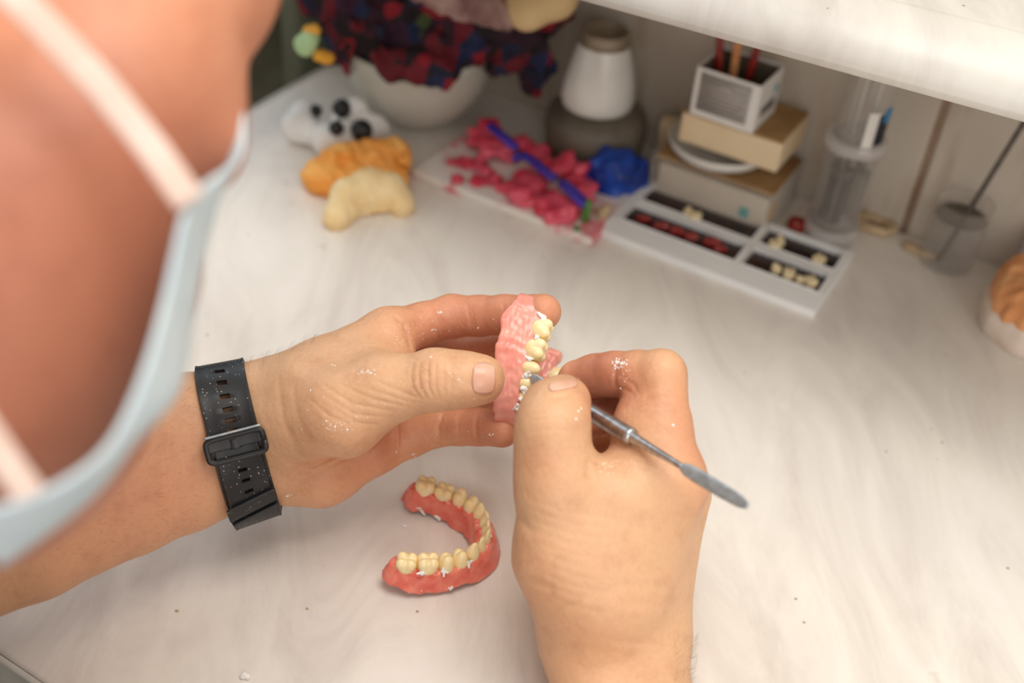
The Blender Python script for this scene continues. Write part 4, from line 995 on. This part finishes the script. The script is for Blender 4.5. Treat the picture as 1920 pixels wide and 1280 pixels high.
def tray():
    x0, x1, y0, y1, H = -268, -110.5, 619, 697.5, 8.0
    root = thing('tooth_tray', [(x0 + x1) / 2, (y0 + y1) / 2, 0], 'white plastic tray with four dark wax troughs holding artificial teeth', 'tray')
    W, D = x1 - x0, y1 - y0
    fx = [0, .05, .59, .625, .965, 1]; fy = [0, .235, .55, .63, .94, 1]
    X = [x0 + W * a for a in fx]; Y = [y0 + D * a for a in fy]
    hole = lambda i, j: i in (1, 3) and j in (1, 3)
    g = Geo(); V = []; F = []
    for z in (0, H):
        for y in Y:
            for x in X: V.append((x, y, z))
    V[36:] = [(x, y, H - (2.0 if y == Y[0] else 0)) for (x, y, z) in V[36:]]
    nx = len(X); id_ = lambda i, j, k: k * 36 + j * nx + i
    for j in range(5):
        for i in range(5):
            if not hole(i, j): F.append((id_(i, j, 1), id_(i + 1, j, 1), id_(i + 1, j + 1, 1), id_(i, j + 1, 1)))
            else:
                for (a, b) in (((i, j), (i + 1, j)), ((i + 1, j), (i + 1, j + 1)), ((i + 1, j + 1), (i, j + 1)), ((i, j + 1), (i, j))):
                    F.append((id_(*a, 1), id_(*a, 0), id_(*b, 0), id_(*b, 1)))
            F.append((id_(i, j, 0), id_(i, j + 1, 0), id_(i + 1, j + 1, 0), id_(i + 1, j, 0)))
    for i in range(5): F.append((id_(i, 0, 0), id_(i + 1, 0, 0), id_(i + 1, 0, 1), id_(i, 0, 1))); F.append((id_(i + 1, 5, 0), id_(i, 5, 0), id_(i, 5, 1), id_(i + 1, 5, 1)))
    for j in range(5): F.append((id_(0, j + 1, 0), id_(0, j, 0), id_(0, j, 1), id_(0, j + 1, 1))); F.append((id_(5, j, 0), id_(5, j + 1, 0), id_(5, j + 1, 1), id_(5, j, 1)))
    g.add(V, F); g.obj('tray_frame', 'tray', root, bevel=.7)
    for i in (1, 3):
        for j in (1, 3):
            n, m_ = 40, 12; V = []; F = []
            for b in range(m_ + 1):
                for a in range(n + 1):
                    x = X[i] + (X[i + 1] - X[i]) * a / n; y = Y[j] + (Y[j + 1] - Y[j]) * b / m_
                    V.append((x, y, 4.2 + 1.1 * math.sin(math.pi * b / m_) + .5 * math.sin(x * 1.3 + y) * math.sin(y * .9)))
            for b in range(m_):
                for a in range(n): F.append((b * (n + 1) + a, b * (n + 1) + a + 1, (b + 1) * (n + 1) + a + 1, (b + 1) * (n + 1) + a))
            obj('wax_strip', V, F, 'darkwax', root, label='dark red-brown wax filling')
    yb, yf = (Y[3] + Y[4]) / 2, (Y[1] + Y[2]) / 2
    def tp(px, py): return T(px, py, 6)
    for i, (px, py, lab) in enumerate([(1288, 402, 'artificial tooth in the back left trough, left of a pair'), (1303, 411, 'artificial tooth in the back left trough, right of a pair'),
                                       (1452, 464, 'lone artificial tooth at the left of the back right trough'), (1462, 456, 'artificial tooth leaning on the lone tooth in the back right trough'), (1534, 492, 'artificial tooth at the right end of the back right trough'),
                                       (1455, 508, 'leftmost of four artificial teeth in the front right trough'), (1478, 518, 'second from left of four artificial teeth in the front right trough'),
                                       (1499, 527, 'third from left of four artificial teeth in the front right trough'), (1519, 533, 'rightmost of four artificial teeth in the front right trough')]):
        p = tp(px, py); small_tooth('molar' if i in (1, 2, 4, 6, 8) else 'premolar', [p[0], p[1], 5.4], i * .3, lab, .85 if i not in (7,) else .7)
    for i, (px, py, r, lab) in enumerate([(1205, 412, 3.4, 'red wax blob at the left end of the front left trough'), (1238, 425, 3.6, 'red wax blob second from left in the front left trough'), (1268, 436, 3.4, 'red wax blob third from left in the front left trough'),
                                     (1295, 446, 3.4, 'red wax blob fourth from left in the front left trough'), (1333, 456, 4.6, 'brightest red wax blob at the right of the front left trough'), (1350, 468, 3.2, 'small red wax blob right of the brightest one')]):
        p = tp(px, py); lump('wax_blob', [([[p[0] - 2, p[1], 6], [p[0] + 3, p[1] + 1, 7]], [r, r * .8])], 'redwax', .8, nz=(.4, .6), seed=i, flat=False, label=lab, cat='wax', group='red wax blobs in the tray')

def ruled_lines(o, ex, ez, nrm, rows, w, h, root, mat='ink'):
    """illegible small print: short dashes of uneven length in rows, laid on a face"""
    g = Geo(); r = np.random.default_rng(5)
    for (z, x0, x1) in rows:
        x = x0
        while x < x1:
            l = min(r.uniform(1.4, 4.2), x1 - x); a = o + ex * x + ez * z + nrm * .25
            P = [a, a + ex * l, a + ex * l + ez * h, a + ez * h]; g.add(P, [(0, 1, 2, 3)]); x += l + .8
    return g.obj('printed_text', mat, root, smooth=False, label='rows of small grey print')
def obox(root, name, mat, c, size, ang, bevel=.8, **kw):
    return Geo().box(c, size, ang).obj(name, mat, root, bevel=bevel, **kw)

def stack():
    # clear plastic box with old papers inside
    root = thing('storage_box', [-218, 722, 0], 'clear plastic box with stained card inside, bottom of the stack', 'box')
    L, D, H = 92, 62, 36; a = .0; cx, cy = -217, 719
    obox(root, 'card_insert', 'paper', [cx, cy, 15], [L - 8, D - 8, 26], a, label='stained paper insert')
    obox(root, 'lid', 'oldtop', [cx, cy, H - 2.5], [L - 3, D - 3, 3], a, label='grimy brown lid')
    for (dx, dy, sx, sy) in ((0, -D / 2, L, 1.2), (0, D / 2, L, 1.2), (-L / 2, 0, 1.2, D), (L / 2, 0, 1.2, D)):
        obox(root, 'side_panel', 'clear', [cx + dx, cy + dy, H / 2], [sx, sy, H], a, .3)
    obox(root, 'sticker', 'teal', [cx + 26, cy - D / 2 + 3.6, 12], [7, .5, 8], a, .1, label='faded blue-green stamp')
    obox(root, 'sticker', 'tasselB', [cx + L / 2 - 3.4, cy - D / 2 + 16, 12], [.5, 9, 14], a, .1, label='orange tab')
    # dish
    c = np.array([-226., 718., H + .3])
    Geo().lathe(c, [(28, 0), (32, 1), (36, 5), (37.5, 10), (36.5, 10.6), (34.5, 6), (30, 3.4), (0, 3)], 64).obj('dish', 'porcelain', label='round white dish under the cream box', cat='dish')
    # cream box
    root = thing('carton', [-213, 722, 47], 'stained cream carton lying on the white dish', 'box')
    obox(root, 'carton_body', 'oldcard', [-213, 722, 58.5], [74, 54, 22], 0, 1.5)
    obox(root, 'carton_top', 'oldtop', [-213, 722, 70.2], [73, 53, 1.4], 0, .5, label='worn brown top face')
    # small white carton, open, turned a little
    root = thing('open_carton', [-216, 715, 71], 'small white open carton with grey print, top of the stack', 'box')
    a = -.02; L, D, H = 46, 40, 35; c = np.array([-221, 714, 71.2]); R = rotz(a)
    for (dx, dy, sx, sy) in ((0, -D / 2, L, 1), (0, D / 2, L, 1), (-L / 2, 0, 1, D), (L / 2, 0, 1, D)):
        q = R @ np.array([dx, dy, 0]); obox(root, 'side_panel', 'card', c + q + [0, 0, H / 2], [sx, sy, H], a, .4)
    for (dx, dy, sx, sy) in ((0, -D / 2 + 1.2, L - 2, 1), (0, D / 2 - 1.2, L - 2, 1), (-L / 2 + 1.2, 0, 1, D - 2), (L / 2 - 1.2, 0, 1, D - 2)):  # thin dark brown sheets over the carton's inner faces
        q = R @ np.array([dx, dy, 0]); obox(root, 'inner_panel', 'pot', c + q + [0, 0, H / 2 - .5], [sx, sy, H - 2], a, .2, label='dark inner panel')
    obox(root, 'bottom_panel', 'oldcard', c + [0, 0, .8], [L - 1, D - 1, 1], a, .2)
    ex = R @ np.array([1, 0, 0]); ey = R @ np.array([0, 1, 0]); o = c - ey * (D / 2 + .6)
    Geo().box(o + [0, 0, H / 2 + 1] + ex * -1, [L - 9, .4, H - 7], a).obj('printed_panel', 'panel', root, label='grey printed panel')
    ruled_lines(o - ex * 18, ex, np.array([0, 0, 1.]), -ey, [(28, 6, 24), (25, 1, 14), (24.4, 22, 33), (20.5, 1, 33), (17, 2, 32), (14, 1, 33), (11, 2, 30), (8, 2, 33)], 0, 1.1, root)
    o = c + ex * (L / 2 + .6)
    Geo().box(o + [0, 0, 12], [.4, 24, 7], a).obj('printed_panel', 'ink', root, label='grey print on the side')
    Geo().box(o + ey * 12 + [0, 0, 22], [.4, 6, 6], a).obj('printed_panel', 'teal', root, label='teal mark on the side')
    # red sticks in it
    for i, (dx, m, lab) in enumerate([(-12, 'redwax', 'bright red stick standing in the open white carton'), (-5, 'terracotta', 'orange stick standing in the open white carton'), (3, 'redwax', 'dark red stick leaning right in the open white carton')]):
        p = c + [dx, 2 + i * 3, 2.2]; t = unit([.12 * (i - 1) - .1, .15, 1])
        Geo().sweep([p + t * k for k in np.linspace(0, 52 - 4 * i, 8)], [2.6] * 8, [2.0] * 8, [1, 0, 0], 12, 4).obj('wax_stick', m, label=lab, cat='stick')

def tubes():
    c = np.array([-134., 716., 0.])
    root = thing('storage_tube', c, 'clear plastic tube with a frosted base and upright steel burs inside, lower of two', 'tube')
    Geo().lathe(c, [(16, 0), (18, 1), (18.5, 14), (17, 15), (0, 15.5)], 48).obj('base', 'frost', root)
    Geo().lathe(c + [0, 0, 15.2], [(17.5, 0), (17.5, 58), (16.6, 58), (16.6, 0)], 48).obj('tube_wall', 'clear', root)
    for i in range(14):
        t = i * 2.4; r = 14 * math.sqrt((i * .618) % 1); p = c + [r * math.cos(t), r * math.sin(t), 16]
        h = 42 + 10 * ((i * .37) % 1)
        if i == 0: first = Geo().lathe(p, [(1.2, 0), (1.2, h - 8), (1.8, h - 7), (1.8, h)], 10).obj('dental_bur', 'bur_steel', label='slim steel bur standing inside the lower clear tube', cat='dental bur', group='burs in the clear tube'); p0 = p
        else:
            o = first.copy(); COL.objects.link(o); o.location = M(p)
    c2 = c + [0, 0, 73.6]
    root = thing('storage_tube', c2, 'tall clear plastic tube with a printed label, stacked on the lower tube', 'tube')
    Geo().lathe(c2, [(18, 0), (20, 1), (20, 8), (18, 9), (0, 9.5)], 48).obj('base', 'frost', root)
    Geo().lathe(c2 + [0, 0, 9.2], [(16.5, 0), (16.5, 86), (15.6, 86), (15.6, 0)], 48).obj('tube_wall', 'clear', root)
    def lab(th0, th1, z0, z1, mat, name, rr=17.0):
        V = []; F = []; n = 12
        for z in (z0, z1):
            for i in range(n + 1):
                t = th0 + (th1 - th0) * i / n; V.append(c2 + [rr * math.cos(t), rr * math.sin(t), z])
        for i in range(n): F.append((i, i + 1, n + 2 + i, n + 1 + i))
        obj('label_sticker', V, F, mat, root, label=name)
    lab(-1.15, -.72, 4, 34, 'card', 'white label strip'); lab(-.72, -.1, 10, 32, 'navy', 'black label field', 17.1); lab(-.5, -.05, 26, 36, 'blue', 'blue label corner', 17.2)
    lab(-1.55, -1.2, 60, 66, 'ink', 'small grey print')
    for i in range(4):
        p = c2 + [-8 + 5 * i, 3 * (-1) ** i, 10]; Geo().lathe(p, [(1.1, 0), (1.1, 66), (2.2, 68), (2.4, 74), (1.0, 78)], 10).obj('cotton_swab', 'card', label='pale slim stick standing inside the upper clear tube', cat='stick', group='sticks in the upper tube')

def jar():
    c = np.array([-56., 736., 0.])
    root = thing('glass_jar', c, 'clear glass jar with water and a steel rod in the corner by the wall', 'jar')
    Geo().lathe(c, [(15, 0), (17.5, 1.5), (18.5, 6), (18.5, 48), (18.9, 50), (17.6, 50), (17.4, 6), (15, 3.5), (0, 3)], 56).obj('jar_wall', 'glass', root)
    Geo().lathe(c, [(16.9, 38), (17.2, 38.3), (16.9, 38.6)], 56).obj('rim_ring', 'pot', root, label='grey tide line')
    a = c + [-4, -6, 4]; b = T(1916, 236, 120); d = unit(b - a)
    Geo().sweep([a + d * t for t in np.linspace(0, 190, 12)], [1.8] * 12, [1.8] * 12, [1, 0, 0], 12).obj('steel_rod', 'bur_steel', label='thin dark steel rod leaning out of the glass jar', cat='rod')
    lump('cotton_swab_tip', [([c + [2, -4, 34], c + [-6, 2, 36]], [3, 3])], 'pot', 1, flat=False, label='grey clump resting at the top inside the glass jar', cat='clump')

def right_cast():
    c = T(1930, 585, 12) ; c[2] = 0
    R = arch(30, 44, 1.6, 15); ang = -.5
    P = [rotz(ang) @ np.array([p[0], p[1] - 20, 0]) + c + [6, -2, 0] for p in R]
    root = thing('dental_cast', c, 'horseshoe plaster cast with orange top and pale base at the right edge', 'dental cast')
    lump('cast_base', [([p + [0, 0, 10] for p in P], [12.5] * 15, 4), ([p + [0, 0, 4] for p in P], [12.5] * 15, 4)], 'palecast', 1.2, 4, (.4, .2), 3, parent=root)
    lump('cast_top', [([p + [0, 0, 26] for p in P], [9.5] * 15, 4), ([p + [0, 0, 20] for p in P], [10.5] * 15, 4)], 'terracotta', 1.2, 4, (.7, .3), 4, parent=root, label='orange upper layer')
    q = T(1925, 470, 30); lump('plastic_cup', [([q + [8, 8, -20], q + [8, 8, 6]], [12, 11])], 'lilac', 1.2, nz=None, label='lilac plastic cup behind the horseshoe cast at the right edge', cat='cup')

def bits():
    q = T(1480, 440, 4); q[1] = 712; lump('wax_lump', [([q, q + [7, 4, 0]], [6.5, 4.5])], 'redwax', 1, nz=(.5, .3), label='dark red wax lump between the tray and the clear tube', cat='wax')
    q = T(1640, 425, 2); lump('plaster_ring', [([q + [10 * math.cos(t) * 1.3, 8 * math.sin(t), 2] for t in np.linspace(0, 5.6, 14)], [3] * 14)], 'tanwax', 1, nz=(.4, .4), label='tan plaster ring lying against the wall', cat='plaster scrap')
    q = T(1700, 462, 2); lump('plaster_scrap', [([q, q + [14, -2, 0], q + [24, 2, 0]], [3.4, 3, 2.2])], 'tanwax', 1, nz=(.5, .4), label='tan plaster scrap in front of the glass jar', cat='plaster scrap')
    q = T(1225, 300, 4); Geo().box([-268, 742, 18], [26, 12, 36], .2).obj('card_block', 'oldcard', bevel=1, label='tan card block standing behind the blue wax by the wall', cat='card block')
    for i, (px, py, r, lab) in enumerate([(460, 1268, 1.6, 'plaster crumb at the front of the worktop, largest of them'), (759, 986, .9, 'white plaster crumb inside the curve of the lying denture'), (922, 1046, .5, 'tiny plaster crumb right of the lying denture'),
                                          (332, 1145, .6, 'brown speck of wax left of the lying denture'), (576, 1141, .5, 'tan speck of wax below the wristwatch'), (1052, 1212 - 70, .5, 'tiny crumb beside the right wrist')]):
        if i == 5: continue
        q = T(px, py, r * .5); lump('plaster_crumb', [([q + [-r * .5, 0, 0], q + [r * .6, r * .3, 0]], [r, r * .8], 1)], 'tanwax' if i in (3, 4) else 'plaster', r * .25, 1, (r * .12, 2 / r), i, label=lab, cat='crumb')

# ------------------------------------------------------------------ lights and camera
def lights():
    def area(name, p, target, sx, sy, power, col):
        l = bpy.data.lights.new(name, 'AREA'); l.shape = 'RECTANGLE'; l.size = sx; l.size_y = sy; l.energy = power; l.color = col
        o = bpy.data.objects.new(name, l); COL.objects.link(o); o.location = M(p)
        o.rotation_euler = (Vector(M(target)) - Vector(M(p))).to_track_quat('-Z', 'Y').to_euler(); return o
    area('ceiling_light', [40, 290, 1350], [-100, 400, 0], .9, .6, 12.5, (1, .965, .91))
    area('window_light', [-1500, 1000, 900], [-200, 450, 0], 1.2, 1.2, 6, (.78, .89, 1))
    area('window_light', [900, -1000, 750], [-100, 450, 0], 1.5, 1.2, 10, (1, .965, .93))
    w = bpy.data.worlds.new('world'); SC.world = w; w.use_nodes = True
    b = w.node_tree.nodes['Background']; b.inputs['Color'].default_value = (1, .96, .92, 1); b.inputs['Strength'].default_value = .70
def camera():
    cd = bpy.data.cameras.new('camera'); o = bpy.data.objects.new('camera', cd); COL.objects.link(o)
    cd.sensor_width = 36; cd.lens = FPX * 36 / 1920
    m = Matrix.Identity(4)
    for i in range(3): m[i][0] = RW[i, 0]; m[i][1] = -RW[i, 1]; m[i][2] = -RW[i, 2]
    loc = M([0, 0, HCAM])
    for i in range(3): m[i][3] = loc[i]
    o.matrix_world = m
    cd.clip_start = .02; cd.dof.use_dof = True; cd.dof.focus_distance = .532; cd.dof.aperture_fstop = 4.5
    SC.camera = o
    SC.view_settings.view_transform = 'Standard'; SC.view_settings.look = 'None'; SC.view_settings.exposure = -.05; SC.view_settings.gamma = 1

make_materials()
tooth_meshes()
bench(); room()
_, _, BV = build_person()
watch(BV); dentures(); tool()
background()
lights(); camera()
for o in bpy.data.objects:
    if '_w' in o: del o['_w']
